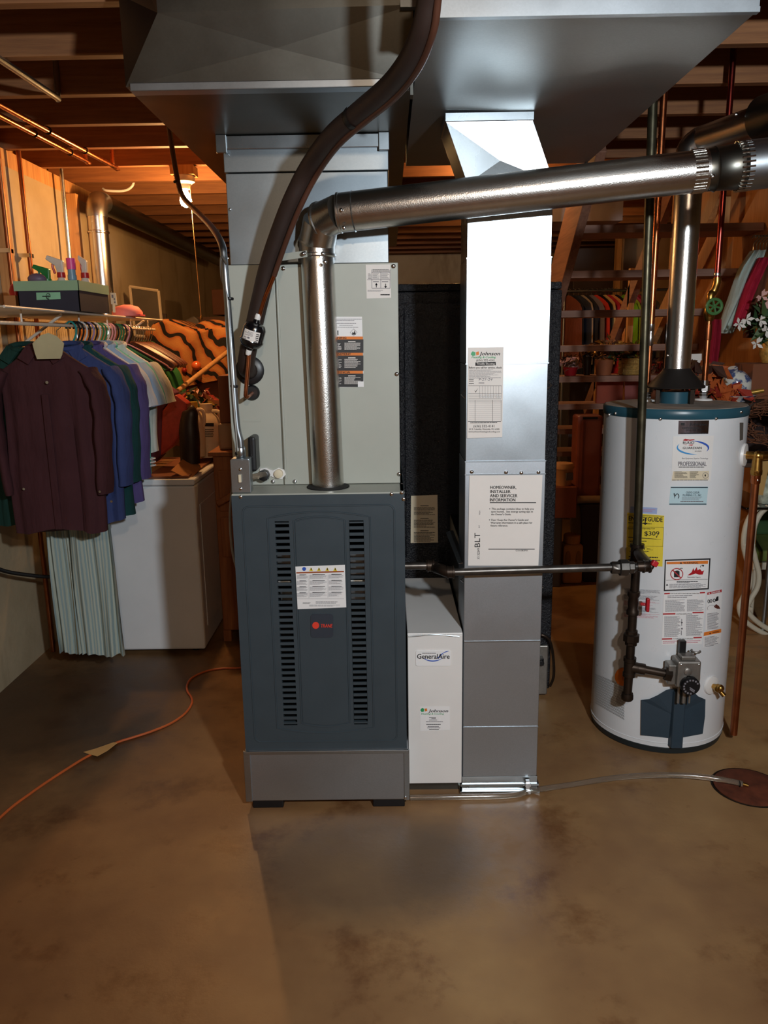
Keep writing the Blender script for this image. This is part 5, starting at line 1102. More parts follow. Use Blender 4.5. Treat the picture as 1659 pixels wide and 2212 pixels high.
shirt('green_jacket', 'dark green jacket half behind the maroon shirt at the wall', 3.235, -.13, .20, .72, cloth('dark_green_cloth', '1c3a34'), seed=8)
shirt('blue_shirt', 'deep blue long-sleeved shirt just behind the maroon one', 3.31, .015, .195, .74, cloth('blue_cotton', '3a4674'), seed=5)
shirt('teal_shirt', 'dark teal shirt hanging between the blue and the purple shirts', 3.40, .02, .195, .74, cloth('teal_cotton', '1c4446'), seed=6)
shirt('purple_shirt', 'purple shirt with its hem above the white appliance', 3.475, .04, .195, .68, cloth('purple_cotton', '564c80'), seed=7)
shirt('white_shirt', 'white short-sleeved shirt behind the purple shirt', 3.545, .03, .19, .52, cloth('white_cotton', 'c8ccd2'), 'short', seed=9)
shirt('pale_blue_shirt', 'pale blue short-sleeved shirt hanging among the white ones', 3.615, .045, .19, .54, cloth('pale_blue_cotton', '9ab4d0'), 'short', seed=10)
st = shirt('turquoise_polo', 'turquoise polo shirt with white hem stripes', 3.68, .03, .195, .60, cloth('turquoise_cotton', '5cb8b4'), 'short', seed=11)
for i in range(3): z = zt - .555 + i * .016; obj('hem_stripe', MB().tube([(xr + .03 + .200 * math.cos(a), 3.68 + .062 * math.sin(a), z) for a in [2 * PI * k / 28 for k in range(28)]], .003, 6, closed=True), WHITEP, st)
shirt('ivory_shirt', 'ivory short-sleeved shirt last before the empty hangers', 3.75, .05, .195, .50, cloth('ivory_cotton', 'd2d2cc'), 'short', seed=12)
shirt('green_tunic', 'bright green tunic beyond the brown hangers', 4.56, -.05, .13, .40, cloth('bright_green_cotton', '2f6a3a'), 'short', seed=13)
# long pale trousers
yt = 3.355; zt0, zb0 = ZROD - .25, P(170, 1412, yt).z; tx0, tx1 = P(96, 1200, yt).x, P(246, 1200, yt).x
t = thing('striped_trousers', 'pale pleated striped trousers hanging to the floor under the shirts', 'trousers', ((tx0 + tx1) / 2, yt, zb0))
m, nt, b = newmat('striped_linen'); v = vecs(nt); wv = N(nt, 'ShaderNodeTexWave'); wv.inputs['Scale'].default_value = 26.0; wv.inputs['Distortion'].default_value = .6; nt.links.new(v, wv.inputs['Vector'])
nt.links.new(ramp(nt, wv.outputs['Fac'], [(0.35, hexc('90a4a6')), (0.65, hexc('b4bcb0'))]), b.inputs['Base Color']); b.inputs['Roughness'].default_value = .9
for k in range(2):
    a0, a1 = (tx0, tx0 + (tx1 - tx0) * .42) if k == 0 else (tx0 + (tx1 - tx0) * .36, tx1)
    def leg(u, v, a0=a0, a1=a1, k=k):
        x = a0 + (a1 - a0) * u + (.05 - .05 * v) * (0.5 - u) * .8
        return (x + .02 * v, yt - .03 * k + .014 * math.sin(u * 15 + k + .8 * math.sin(u * 7)) * (.4 + .6 * v) + .006 * math.sin(u * 33 + v * 5) + .010 * math.sin(v * 7 + u * 4), zt0 + (zb0 - zt0) * v + .008 * math.sin(u * 9))
    obj('trouser_leg', MB().grid(44, 12, leg, (0, .022, 0)), m, t, angle=70)
obj('clip_hanger', MB().cyl((tx0 + .02, yt, zt0), (tx1 - .02, yt, zt0), .005, 8).tube([((tx0 + tx1) / 2, yt, zt0), ((tx0 + tx1) / 2, yt, ZROD - .02), (xr, yt, ZROD + .012)], .002, 6), CHROME, t)

# white appliance ----------------------------------------------------
ay = 3.715; ax0, ax1 = P(165, 1410, ay).x, P(444, 1410, ay).x; az = P(320, 1036, ay).z; ab = ay + .68
t = thing('clothes_dryer', 'white clothes dryer standing behind the hanging shirts', 'appliance', ((ax0 + ax1) / 2, ay + .34, 0))
obj('cabinet', MB().box(ax0, ax1, ay, ab, .022, az - .034), DRYW, t, smooth=False, bevel=.010)
obj('top_panel', MB().box(ax0 - .003, ax1 + .003, ay - .004, ab, az - .031, az), DRYW, t, smooth=False, bevel=.008)
for x in (ax0 + .06, ax1 - .06):
    for y in (ay + .06, ab - .06): obj('foot', MB().cyl((x, y, 0), (x, y, .024), .018, 12), BLACK, t)
obj('side_groove', MB().box(ax1, ax1 + .003, ay + .08, ab - .08, .12, az - .14), DRYW, t, smooth=False, bevel=.001)
def simple(name, mb, mat, label, cat, origin, group=None, **kw): return tag(obj(name, mb, mat, origin=tuple(origin), **kw), label, cat, group)
# flattened carton on the dryer
cz = az + .002
t = thing('flattened_carton', 'brown flattened carton with tape on the dryer top', 'carton', (ax1 - .2, ay + .3, az))
obj('sheet', MB().box(ax0 + .30, ax1 - .03, ay + .015, ab - .02, cz, cz + .010), CARDD, t, smooth=False)
obj('raised_flap', MB().obox((ax1 - .06, ay + .12, cz + .030), (.10, .2, .004), Matrix.Rotation(.5, 3, 'Y') @ Matrix.Rotation(.2, 3, 'X')), CARD, t, smooth=False)
obj('packing_tape', MB().box(ax1 - .30, ax1 - .24, ay + .02, ab - .1, cz + .0102, cz + .0108), M('clear_tape', 'a9805c', .25), t, smooth=False)
zb_ = cz + .0115
# shopping bag: purple and red
by = 3.98
t = thing('shopping_bag', 'red and purple shopping bag with white lettering on the dryer', 'bag', tuple(P(365, 1005, by)))
def bagpanel(pts, mat, name, d=.10):
    return obj(name, MB().prism([P(u, v, by) for u, v in pts], (0, d, 0)), mat, t, smooth=False, bevel=.008)
bagpanel([(330, 850), (352, 830), (378, 850), (352, 884), (348, 985), (332, 1002), (322, 985)], cloth('bag_purple', '6a3a4e', .15), 'purple_side')
bagpanel([(350, 888), (378, 852), (404, 872), (398, 925), (372, 965), (346, 985)], M('bag_red', 'a8352a', .45, var=.2, scale=30, bump=.5, bscale=60), 'red_side', .09)
bagpanel([(310, 808), (334, 800), (345, 830), (330, 850), (316, 840)], M('bag_orange', 'c8603c', .6, var=.2, scale=40), 'orange_lining', .06)
pr = Print().text('VG3', 331, 930, 9, PAPER, 32, vert=True).text('G', 331, 866, 11, PAPER, 12, shear=.4)
pr.build('printed_text', t, lambda u, v, d: P(u, v, by - .001 - d))
simple('dark_boot', MB().tube(smoothpath([P(411, 1000, 3.93), P(410, 960, 3.93), P(408, 920, 3.93), P(411, 888, 3.93), P(407, 880, 3.93)], 5), [.05, .05, .05, .05, .05, .052, .052, .052, .052, .05, .048, .046, .044, .042, .040, .036, .03, .026, .02, .012, .008], 14, squash=.7), M('dark_leather', '2a1812', .4, var=.2), 'dark brown boot standing beside the shopping bag', 'boot', P(410, 1003, 3.93))
def jug(name, px, py0, py1, Y, w_, mat, cap, label, capmat):
    z0, z1 = P(px, py1, Y).z, P(px, py0, Y).z; x = P(px, py1, Y).x; h = z1 - z0
    o = thing(name, label, 'jug', (x, Y, z0))
    obj('body', MB().lathe([(w_ * .92, 0), (w_, .02), (w_, h * .6), (w_ * .8, h * .75), (w_ * .42, h * .86), (w_ * .40, h * .9)], (x, Y, z0), seg=22), mat, o)
    obj('cap', MB().lathe([(w_ * .46, h * .89), (w_ * .46, h), (w_ * .40, h)], (x, Y, z0), seg=16), capmat, o)
    obj('handle', MB().tube(smoothpath([(x + w_ * .4, Y - .01, z0 + h * .86), (x + w_ * .95, Y - .01, z0 + h * .84), (x + w_ * 1.05, Y - .01, z0 + h * .66), (x + w_ * .85, Y - .01, z0 + h * .55)], 5), .010, 8), mat, o)
    return o
YCAP = M('ochre_plastic', 'd8a838', .4); IV = M('ivory_plastic', 'd8c4a4', .45)
jug('detergent_jug', 424, 868, 985, 4.20, .055, IV, True, 'ivory detergent jug with ochre cap behind the boot', YCAP)
j2 = jug('large_detergent_jug', 452, 872, 985, 4.28, .075, IV, True, 'large white detergent jug with dark label at the dryer back', IV)
pr = Print().rect(443, 914, 462, 921, INK).lines(443, 926, 462, 945, 4, INK, .4, seed=130); jp = P(452, 930, 4.2)
pr.build('printed_text', j2, lambda u, v, d: P(u, v, 4.203 - d))
def clutter(name, label, cat, center, size, n, mats, leaf=.03, seed=1, parent=None, kind=None, origin=None, squash=1.0):
    rnd = random.Random(seed); mb = MB(); c = V(center)
    for i in range(n):
        d = V((rnd.gauss(0, .42) * size[0], rnd.gauss(0, .42) * size[1], rnd.gauss(0, .42) * size[2])); p = c + V((max(-size[0], min(size[0], d.x)), max(-size[1], min(size[1], d.y)), max(-size[2], min(size[2], d.z))))
        a = V((rnd.uniform(-1, 1), rnd.uniform(-1, 1), rnd.uniform(-.6, 1))).normalized(); b_ = a.orthogonal().normalized(); L = leaf * rnd.uniform(.6, 1.4); up = a.cross(b_) * L * .18
        mb.mi = rnd.randrange(len(mats)); mb.add([p - a * L, p + b_ * L * .38 * squash + up, p + a * L, p - b_ * L * .38 * squash + up], [(0, 1, 2, 3)])
    o = obj(name, mb, mats, parent, smooth=False, fix=False, origin=origin)
    if parent is None: tag(o, label, cat)
    if kind: o['kind'] = kind
    return o
LG = [M('leaf_green', '2f4a2a', .6, var=.3), M('leaf_dark', '1c2c1c', .6, var=.3)]; LB = [M('dry_leaf', '7a5030', .7, var=.3), M('dry_leaf_dark', '4a2c20', .7, var=.3)]; LGO = [M('gold_leaf', 'b08a40', .35, .6, var=.3), M('bronze_leaf', '6a4a2c', .4, .4, var=.3)]; LR = [M('maple_red', '9a3020', .6, var=.3), M('maple_orange', 'b85a28', .6, var=.3)]
PINKF = M('pink_petal', 'd8a8a0', .7); WHF = M('white_petal', 'e4e0d8', .6)
# wooden chest behind the dryer with boxes and greenery
t = thing('wooden_chest', 'brown wooden chest behind the dryer beside the furnace', 'chest', tuple(PZ(490, 1385, 0)))
wy = PZ(490, 1385, 0).y; w0, w1 = ax1 + .06, P(560, 1200, wy).x; wz = P(490, 985, wy).z
CH = wood('chest_wood', '7a4426', 'a4683a', 'Z')
obj('carcass', MB().box(w0, w1, wy, wy + .5, .06, wz), CH, t, smooth=False, bevel=.005)
obj('top_board', MB().box(w0 - .02, w1, wy - .02, wy + .5, wz, wz + .022), CH, t, smooth=False, bevel=.004)
for i, z in enumerate((wz - .28, wz - .52)): obj('drawer_front', MB().box(w0 + .02, w1 - .02, wy - .012, wy, z, z + .21), CH, t, smooth=False, bevel=.006)
obj('rail', MB().obox(P(492, 1075, wy - .05), (.12, .03, .03), Matrix.Rotation(-.5, 3, 'Y')), CH, t, smooth=False, bevel=.006)
obj('leg', MB().box(w0, w0 + .04, wy, wy + .04, 0, .06).v and MB().box(w0, w0 + .04, wy + .0, wy + .04, 0, .06), CH, t, smooth=False); obj('leg', MB().box(w1 - .04, w1, wy, wy + .04, 0, .06), CH, t, smooth=False)
bx = P(488, 920, wy + .1).x
simple('clear_tote', MB().box(w0 + .02, w1 - .02, wy + .06, wy + .46, wz + .023, P(488, 915, wy + .06).z), M('milky_plastic', 'b89878', .35, trans=.3), 'milky plastic storage tote on the wooden chest', 'tote', (bx, wy + .2, wz + .023), smooth=False, bevel=.012)
zt_ = P(488, 915, wy + .06).z
simple('brown_carton', MB().box(w0 + .03, w1 - .02, wy + .08, wy + .46, zt_ + .001, P(488, 812, wy + .06).z), CARDD, 'brown cardboard carton stacked on the plastic tote', 'carton', (bx, wy + .2, zt_), smooth=False, bevel=.003)
# decorations table behind the dryer
dy = ab + .12; dz = P(420, 952, dy).z
t = thing('folding_table', 'dark table behind the dryer holding decorations', 'table', (-1.25, dy + .4, 0))
obj('top', MB().box(XL + .03, w0 - .03, dy, dy + .75, dz - .03, dz), CARDD, t, smooth=False, bevel=.004)
for x in (XL + .08, w0 - .09):
    for y in (dy + .05, dy + .7): obj('leg', MB().box(x - .02, x + .02, y - .02, y + .02, 0, dz - .03), IRON, t, smooth=False)
g = P(415, 900, dy + .15)
clutter('greenery_pile', 'pile of dark artificial greenery with small blossoms behind the dryer', 'greenery', (g.x, g.y + .05, dz + .14), (.17, .12, .13), 420, LG + [PINKF, LGO[0], LR[0]], .034, 4, kind='stuff', origin=(g.x, g.y, dz))
for i, (q, r, m_, lb) in enumerate((((424, 790), .030, M('orange_glass', 'd8622c', .12, var=.05, coat=.8), 'glossy orange bauble below the tiger blanket'), ((398, 800), .018, M('red_glass', '8a2018', .15, coat=.8), 'small red bauble beside the orange one'))):
    p = P(*q, dy + .42); simple('bauble', MB().ball(p, r, 18), m_, lb, 'ornament', p)
# the stack the blanket lies on
ky = dy + .52; kz = P(410, 795, ky).z
for i, (z0, z1, m_) in enumerate(((dz + .001, kz - .001, CARDD),)): simple('long_carton', MB().box(P(372, 800, ky).x, w0 - .04, ky, ky + .2, z0, z1), m_, 'long brown carton under the tiger blanket', 'carton', (-1.2, ky, z0), smooth=False, bevel=.003)
def blanket(u, v):
    x = P(332, 740, ky).x + (P(500, 740, ky).x - P(332, 740, ky).x) * u
    top_ = P(410, 712 - 8 * u, ky).z + .02 * math.sin(u * 9) + .03 * math.sin(u * 4 + 1); low = P(410, 846 - 30 * u, ky).z
    s_ = min(1, v / .35)
    return (x + .02 * math.sin(v * 6), ky - .07 + .55 * (1 - s_) ** 1.5 - .03 * math.sin(u * 12 + v * 4) * v - .02 * math.sin(u * 5), kz + .03 + (top_ - kz - .03) * (1 if v < .35 else 1 - ((v - .35) / .65) ** 1.3 * (top_ - low) / (top_ - kz - .03)))
tg = thing('tiger_blanket', 'orange plush blanket with black tiger stripes heaped on cartons', 'blanket', (-1.2, ky, kz))
obj('folded_drape', MB().grid(40, 24, blanket, (0, .03, .012)), TIGER, tg, angle=80)
for q, r in (((352, 722), .09), ((462, 712), .10)): obj('bunched_fold', MB().ball(P(*q, ky + .1), r, 18, (1.3, 1, .62)), TIGER, tg)
ba, bb_ = P(382, 846, 4.42), P(492, 760, ky - .12)
simple('broom_handle', MB().cyl(ba, bb_, .014, 12), wood('handle_wood', 'b07c48', 'd0a068', 'X', .5), 'wooden broom handle slanting in front of the tiger blanket', 'broom', ba)
# things on and against the left wall further back
fy = 5.35
t = thing('window_screen', 'dark mesh window screen in a pale frame leaning on the left wall', 'screen', tuple(P(315, 700, fy)))
c4 = [P(280, 619, fy), P(342, 628, fy), P(352, 730, fy), P(292, 725, fy)]
obj('mesh', MB().prism(c4, (0, .004, 0)), M('screen_mesh', '4a443c', .7), t, smooth=False)
for a, b_ in ((0, 1), (1, 2), (2, 3), (3, 0)): obj('frame_bar', MB().tube([c4[a], c4[b_]], .010, 6), M('screen_frame', 'b8ac98', .5), t)
simple('leaning_board', MB().prism([P(346, 676, fy + .15), P(359, 678, fy + .15), P(362, 730, fy + .15), P(350, 728, fy + .15)], (0, .02, 0)), M('panel_dark', '3a2c22', .6), 'small dark panel leaning beside the window screen', 'panel', P(352, 728, fy + .15), smooth=False)
simple('grey_seat_back', MB().prism([P(388, 698, 5.5), P(418, 682, 5.5), P(428, 690, 5.5), P(437, 722, 5.5), P(394, 730, 5.5)], (0, .05, 0)), M('grey_vinyl', '4c4640', .6), 'tilted grey chair back behind the tiger blanket', 'chair', P(412, 728, 5.5), smooth=False, bevel=.01)
simple('wall_cupboard', MB().box(P(458, 650, 6.4).x, P(500, 650, 6.4).x, 6.4, 6.8, P(470, 680, 6.4).z, P(470, 625, 6.4).z), M('cupboard_brown', '6a4232', .7), 'brown cupboard in the shadows behind the furnace', 'cupboard', P(475, 680, 6.4), smooth=False, bevel=.004)
simple('far_bench', MB().box(P(425, 690, 6.3).x, P(520, 690, 6.3).x, 6.3, 6.9, P(470, 698, 6.3).z, P(470, 684, 6.3).z).box(P(430, 700, 6.3).x, P(520, 700, 6.3).x, 6.35, 6.8, 0, P(470, 698, 6.3).z), M('bench_brown', '6a4a38', .7), 'brown workbench far behind the tiger blanket', 'bench', P(475, 690, 6.3), smooth=False)
# shelf-top things ---------------------------------------------------
zs = ZSH + .0062; sy = 3.30; bx0, bx1 = P(40, 650, sy).x, P(172, 650, sy).x; bh = P(100, 607, sy).z - zs; bd = .34
t = thing('storage_box', 'dark navy storage box with green rim and label on the shelf', 'box', ((bx0 + bx1) / 2, sy + .17, zs))
NAVY = M('navy_card', '232638', .5, var=.1, coat=.3); GRIM = M('sage_card', '8fae8c', .6, var=.05)
for nm, a in (('front_wall', (bx0, bx1, sy, sy + .004)), ('back_wall', (bx0, bx1, sy + bd - .004, sy + bd)), ('left_wall', (bx0, bx0 + .004, sy, sy + bd)), ('right_wall', (bx1 - .004, bx1, sy, sy + bd))): obj(nm, MB().box(a[0], a[1], a[2], a[3], zs, zs + bh), NAVY, t, smooth=False)
obj('floor_panel', MB().box(bx0 + .004, bx1 - .004, sy + .004, sy + bd - .004, zs, zs + .004), NAVY, t, smooth=False)
for nm, a in (('front_rim', (bx0 - .012, bx1 + .004, sy - .005, sy - .0005)), ('right_rim', (bx1 + .0005, bx1 + .005, sy - .005, sy + bd + .004)), ('back_rim', (bx0 - .004, bx1 + .004, sy + bd + .0005, sy + bd + .004)), ('left_rim', (bx0 - .004, bx0 - .0005, sy - .004, sy + bd + .004))): obj(nm, MB().box(a[0], a[1], a[2], a[3], zs + bh * .68, zs + bh + .001), GRIM, t, smooth=False)
pr = Print().lines(91, 637, 118, 643, 1, INK, .5, seed=140).ring(104, 640, 5, 7, 1.2, INK, 60, 380).text('G', 101, 645, 9, INK, 7, shear=.5)
sticker('box_label', t, ((78, 632), (130, 631), (131, 646), (79, 648)), M('mint_label', '8cc4a0', .6), on_y(sy), pr)
def spray(name, px, ytop, Y, label, body, nozzle, collar, w_=.032, face=-1, kind='trigger'):
    z1 = P(px, ytop, Y).z; z0 = zs + .0045; x = P(px, 600, Y).x; h = z1 - z0
    o = thing(name, label, 'bottle', (x, Y, z0))
    hb = h * .62
    obj('bottle_body', MB().lathe([(w_ * .95, 0), (w_, .01), (w_, hb * .55), (w_ * .75, hb * .75), (w_ * .42, hb * .95), (w_ * .40, hb)], (x, Y, z0), seg=18), body, o)
    obj('collar', MB().lathe([(w_ * .48, hb * .97), (w_ * .5, hb * 1.0), (w_ * .48, hb * 1.12)], (x, Y, z0), seg=16), collar, o)
    if kind == 'trigger':
        zh = z0 + hb * 1.1
        obj('spray_head', MB().prism([(x - .012, Y - .011, zh), (x + .012, Y - .011, zh), (x + .014, Y - .011, zh + h * .22), (x + face * .05, Y - .011, z1), (x + face * .058, Y - .011, z1 - h * .07), (x + face * .02, Y - .011, zh + h * .13)], (0, .022, 0)), nozzle, o, smooth=False, bevel=.003)
        obj('trigger', MB().tube([(x + face * .03, Y, z1 - h * .10), (x + face * .034, Y, z1 - h * .2), (x + face * .026, Y, z1 - h * .32)], .005, 8), collar, o)
    else: obj('cap', MB().lathe([(w_ * .5, hb * 1.28), (w_ * .5, h), (w_ * .45, h)], (x, Y, z0), seg=16), nozzle, o); obj('neck', MB().lathe([(w_ * .45, hb), (w_ * .42, hb * 1.3)], (x, Y, z0), seg=16), body, o)
    return o
GRN = M('green_plastic', '1f7a3a', .35); REDP = M('red_plastic', 'c02a2c', .35); PINKP = M('hot_pink_plastic', 'e8509a', .4); BLUB = M('blue_bottle', '7aa0b8', .35); CLOUD = M('milky_bottle', 'ddd0c0', .4)
spray('spray_bottle', 102, 571, 3.46, 'spray bottle with a green trigger head in the storage box', CLOUD, GRN, GRN, .036)
spray('spray_bottle', 133, 551, 3.44, 'white spray bottle with a red trigger in the storage box', CLOUD, CLOUD, REDP, .034)
spray('cleaner_bottle', 156, 558, 3.54, 'blue bottle with a hot pink cap in the storage box', BLUB, PINKP, BLUB, .038, kind='cap')
spray('spray_bottle', 184, 551, 3.60, 'white spray bottle with a red collar nearest the box corner', CLOUD, CLOUD, REDP, .036, face=-.4)
simple('purple_bottle', MB().ball(P(80, 603, 3.42), .030, 14, (1.3, 1, .8)), M('dull_purple', '6a5a70', .5), 'rounded dull purple bottle lying in the storage box', 'bottle', P(80, 603, 3.42))
simple('shelf_carton', MB().box(P(8, 650, 3.36).x, P(34, 650, 3.36).x - .0, 3.36, 3.6, zs, P(20, 638, 3.36).z), CARD, 'small brown carton on the shelf left of the navy box', 'carton', P(22, 676, 3.36), smooth=False, bevel=.003)
simple('red_cap_bottle', MB().lathe([(.022, 0), (.024, .02), (.016, .045), (.010, .05)], (P(26, 636, 3.42).x, 3.45, P(20, 638, 3.36).z + .001), seg=14), REDP, 'red bottle on the small shelf carton', 'bottle', P(26, 636, 3.45))
t = thing('hole_card', 'small white card with dark marks on the shelf', 'card', tuple(P(245, 672, 3.9)))
obj('card', MB().prism([P(238, 632, 3.9), P(250, 633, 3.9), P(253, 659, 3.9), P(240, 657, 3.9)], (0, .004, 0)).prism([P(243, 657, 3.9), P(248, 658, 3.9), P(249, 675, 3.9), P(244, 675, 3.9)], (0, .004, 0)), CREAM, t, smooth=False)
obj('marks', MB().obox(P(243, 640, 3.897), (.008, .001, .014)).obox(P(247, 646, 3.897), (.006, .001, .010)).obox(P(248, 653, 3.897), (.007, .001, .008)), GREYINK, t, smooth=False)['kind'] = 'stuff'
t = thing('coral_hat', 'coral pink hat lying on the wire shelf', 'hat', (P(275, 670, 4.0).x, 4.0, zs))
obj('crown', MB().lathe([(.075, 0), (.074, .02), (.055, .045), (.02, .055)], (P(272, 672, 4.0).x, 4.02, zs), seg=20), M('coral_cloth', 'e88078', .7), t); obj('brim', MB().prism([(P(285, 670, 4.0).x, 3.96, zs + .004), (P(305, 670, 4.0).x, 3.98, zs + .0), (P(305, 670, 4.0).x, 4.06, zs), (P(285, 670, 4.0).x, 4.08, zs + .004)], (0, 0, .008)), M('coral_brim', 'e8606a', .6), t, smooth=False)
simple('black_hose', MB().tube(smoothpath([(XL + .09, 3.05, .98), (XL + .06, 3.1, .80), (XL + .08, 3.2, .62), (XL + .12, 3.45, .50), (ax0 - .02, 3.70, .42), (ax0 - .02, 3.9, .40)], 8), .009, 10), BLACK, 'black hose curving down the wall to the dryer', 'hose', (XL + .08, 3.2, .62))
# ================================================================== STAIRS AND STORAGE (right)
sx0, sx1 = P(1222, 600, 4.46).x, P(1600, 600, 4.46).x
S = thing('staircase', 'open wooden basement stairs seen from underneath behind the water heater', 'stairs', ((sx0 + sx1) / 2, 5.4, 0))
def tread_at(k): return 4.21 + .253 * k, 2.06 - .2 * k
tm = None
for k in range(-1, 10):
    y, z = tread_at(k)
    if tm is None: o = obj('tread', MB().box(sx0 + .02, sx1 - .02, -.02, .235, -.019, .019), TREADW, S, smooth=False, bevel=.004); tm = o.data; base = worldloc(S)
    else: o = bpy.data.objects.new('tread', tm); COL.objects.link(o); o.parent = S
    o.location = V((0, y, z))
def sloped(x, w_, off0, off1, y0k=-1.6, y1k=10.2):
    d = V((0, .253, -.2)).normalized(); up = V((0, .2, .253)).normalized()
    (ya_, za_), (yb_, zb2) = tread_at(y0k), tread_at(y1k)
    a, b_ = V((x, ya_, za_)), V((x, yb_, max(.0, zb2)))
    return MB().prism([a + up * off0, b_ + up * off0, b_ + up * off1, a + up * off1], (w_, 0, 0))
obj('stringer', sloped(sx0 - .03, .045, -.06, .21), STRW, S, smooth=False, bevel=.004)
obj('stringer', sloped(sx1 - .015, .045, -.06, .21), PLYW, S, smooth=False, bevel=.004)
xa, xb = P(1395, 600, 5.0).x, P(1490, 600, 5.0).x
obj('handrail', sloped(xa, .04, .44, .54, 0, 7.5), STRW, S, smooth=False); obj('handrail', sloped(xb, .04, .44, .54, 0, 7.5), STUD, S, smooth=False)
for x in (xa, xb):
    for k in (1, 4, 7):
        y, z = tread_at(k); obj('rail_post', MB().box(x, x + .035, y + .10, y + .14, z + .019, z + .70), STUD, S, smooth=False)
def simple2(*a, **k): return simple(*a, **k)
simple('plywood_partition', MB().box(sx1 + .04, sx1 + .06, 4.15, 5.35, 0, 2.42), PLYW, 'tan plywood partition beside the stairs', 'partition', (sx1 + .05, 4.7, 0), smooth=False)
# post and partition behind the stairs
py_ = 5.95
simple('wooden_post', MB().box(P(1330, 600, py_).x, P(1339, 600, py_).x, py_, py_ + .09, 0, 2.42), STUD, 'bare wooden post behind the stair treads', 'post', (P(1335, 600, py_).x, py_, 0), smooth=False, bevel=.003) if False else None
pxp = P(1331, 600, 7.3).x
simple('wooden_post', MB().box(pxp, pxp + .04, 7.3, 7.39, 0, 2.42), STUD, 'bare wooden post behind the row of hanging clothes', 'post', (pxp, 7.3, 0), smooth=False, bevel=.003)
simple('grey_soffit', MB().box(P(1195, 450, 5.0).x, P(1346, 450, 5.0).x, 5.0, 5.4, P(1300, 477, 5.0).z, 2.415), M('grey_board', '8a7c78', .8), 'grey boxed soffit under the joists behind the stairs', 'soffit', (1.3, 5.0, 2.3), smooth=False)
simple('dark_cabinet', MB().box(P(1240, 560, 7.5).x, P(1327, 560, 7.5).x, 7.5, 8.0, 0, P(1300, 535, 7.5).z), M('dark_walnut', '3a2820', .5), 'dark tall cabinet behind the hanging clothes', 'cabinet', (P(1285, 560, 7.5).x, 7.5, 0), smooth=False, bevel=.005)
simple('tan_wallboard', MB().box(P(1344, 560, 7.6).x, P(1560, 560, 7.6).x, 7.6, 7.63, 0, 2.42), M('tan_board', 'b08a64', .85), 'tan wallboard panel behind the stairs', 'panel board', (P(1400, 560, 7.6).x, 7.6, 0), smooth=False)
# clothes rack behind the stairs
gy_ = 7.0; rz_ = P(1300, 628, gy_).z
t = thing('clothes_rack', 'metal clothes rack rail behind the stairs', 'rack', (P(1310, 700, gy_).x, gy_, 0))
rx0_, rx1_ = P(1215, 628, gy_).x, P(1450, 628, gy_).x
obj('rail', MB().cyl((rx0_, gy_, rz_), (rx1_, gy_, rz_), .012, 10), GALV, t)
for x in (rx0_ + .02, rx1_ - .02): obj('upright', MB().cyl((x, gy_, 0), (x, gy_, rz_), .012, 10), GALV, t); obj('foot_bar', MB().cyl((x, gy_ - .22, .012), (x, gy_ + .22, .012), .012, 10), GALV, t)
GC = [(1228, '6a3a2c', 'rust brown coat'), (1239, '1c1e28', 'black jacket'), (1249, '2a2c3a', 'navy jacket'), (1258, '8a7c70', 'taupe shirt'), (1267, '24242c', 'charcoal jacket'), (1277, '6c6470', 'grey patterned blouse'), (1287, 'b8382c', 'bright red shirt'), (1297, '141418', 'black shirt'), (1306, 'c0a070', 'tan striped shirt'), (1314, 'a82838', 'crimson top'), (1322, 'd0905c', 'peach orange blouse'), (1331, '1a1c26', 'dark navy dress'), (1349, '7ab02c', 'lime green top'), (1358, '9ab848', 'pale lime shirt'), (1367, 'b04a78', 'magenta blouse'), (1376, '8a2030', 'dark red top'), (1386, '20222c', 'black coat beside the flue pipe'), (1397, '4a4440', 'dark grey coat near the copper pipe')]
for i, (px, hx_, nm) in enumerate(GC):
    x = P(px, 640, gy_).x; zt1 = rz_ - .035; L = (.60, .66, .62, .58, .70)[i % 5]; rnd = random.Random(i)
    o = thing('hanging_garment', nm + ' hanging on the rack behind the stairs', 'garment', (x, gy_, zt1), 'clothes on the rack behind the stairs')
    vs = []; seg = 20; rows = [(0, .02, .4), (.012, .05, .6), (.04, .11, .8), (.075, .165, 1), (.12, .19, 1.05), (.3, .20, 1.1), (L, .21, 1.35)]
    rot = .35 + rnd.uniform(-.1, .1)
    for d, w_, tf in rows:
        for k in range(seg):
            a = 2 * PI * k / seg; u = w_ * math.cos(a); v_ = .015 * tf * math.sin(a) + .006 * math.sin(9 * math.cos(a) + i) * (d > .1)
            vs.append((x + v_ * math.cos(rot) + u * math.sin(rot), gy_ - u * math.cos(rot) + v_ * math.sin(rot), zt1 - d))
    fs = [(r * seg + k, r * seg + (k + 1) % seg, (r + 1) * seg + (k + 1) % seg, (r + 1) * seg + k) for r in range(6) for k in range(seg)] + [tuple(range(seg - 1, -1, -1)), tuple(range(6 * seg, 7 * seg))]
    obj('fabric', MB().add(vs, fs), cloth('garment_%d' % i, hx_), o, angle=70)
    obj('hook', MB().tube(smoothpath([(x, gy_, zt1 - .004), (x + .003, gy_, zt1 + .02), (x + .012, gy_ - .012, zt1 + .045), (x, gy_ - .004, zt1 + .056), (x - .008, gy_ + .01, zt1 + .045)], 4), .0022, 6), CHROME, o)

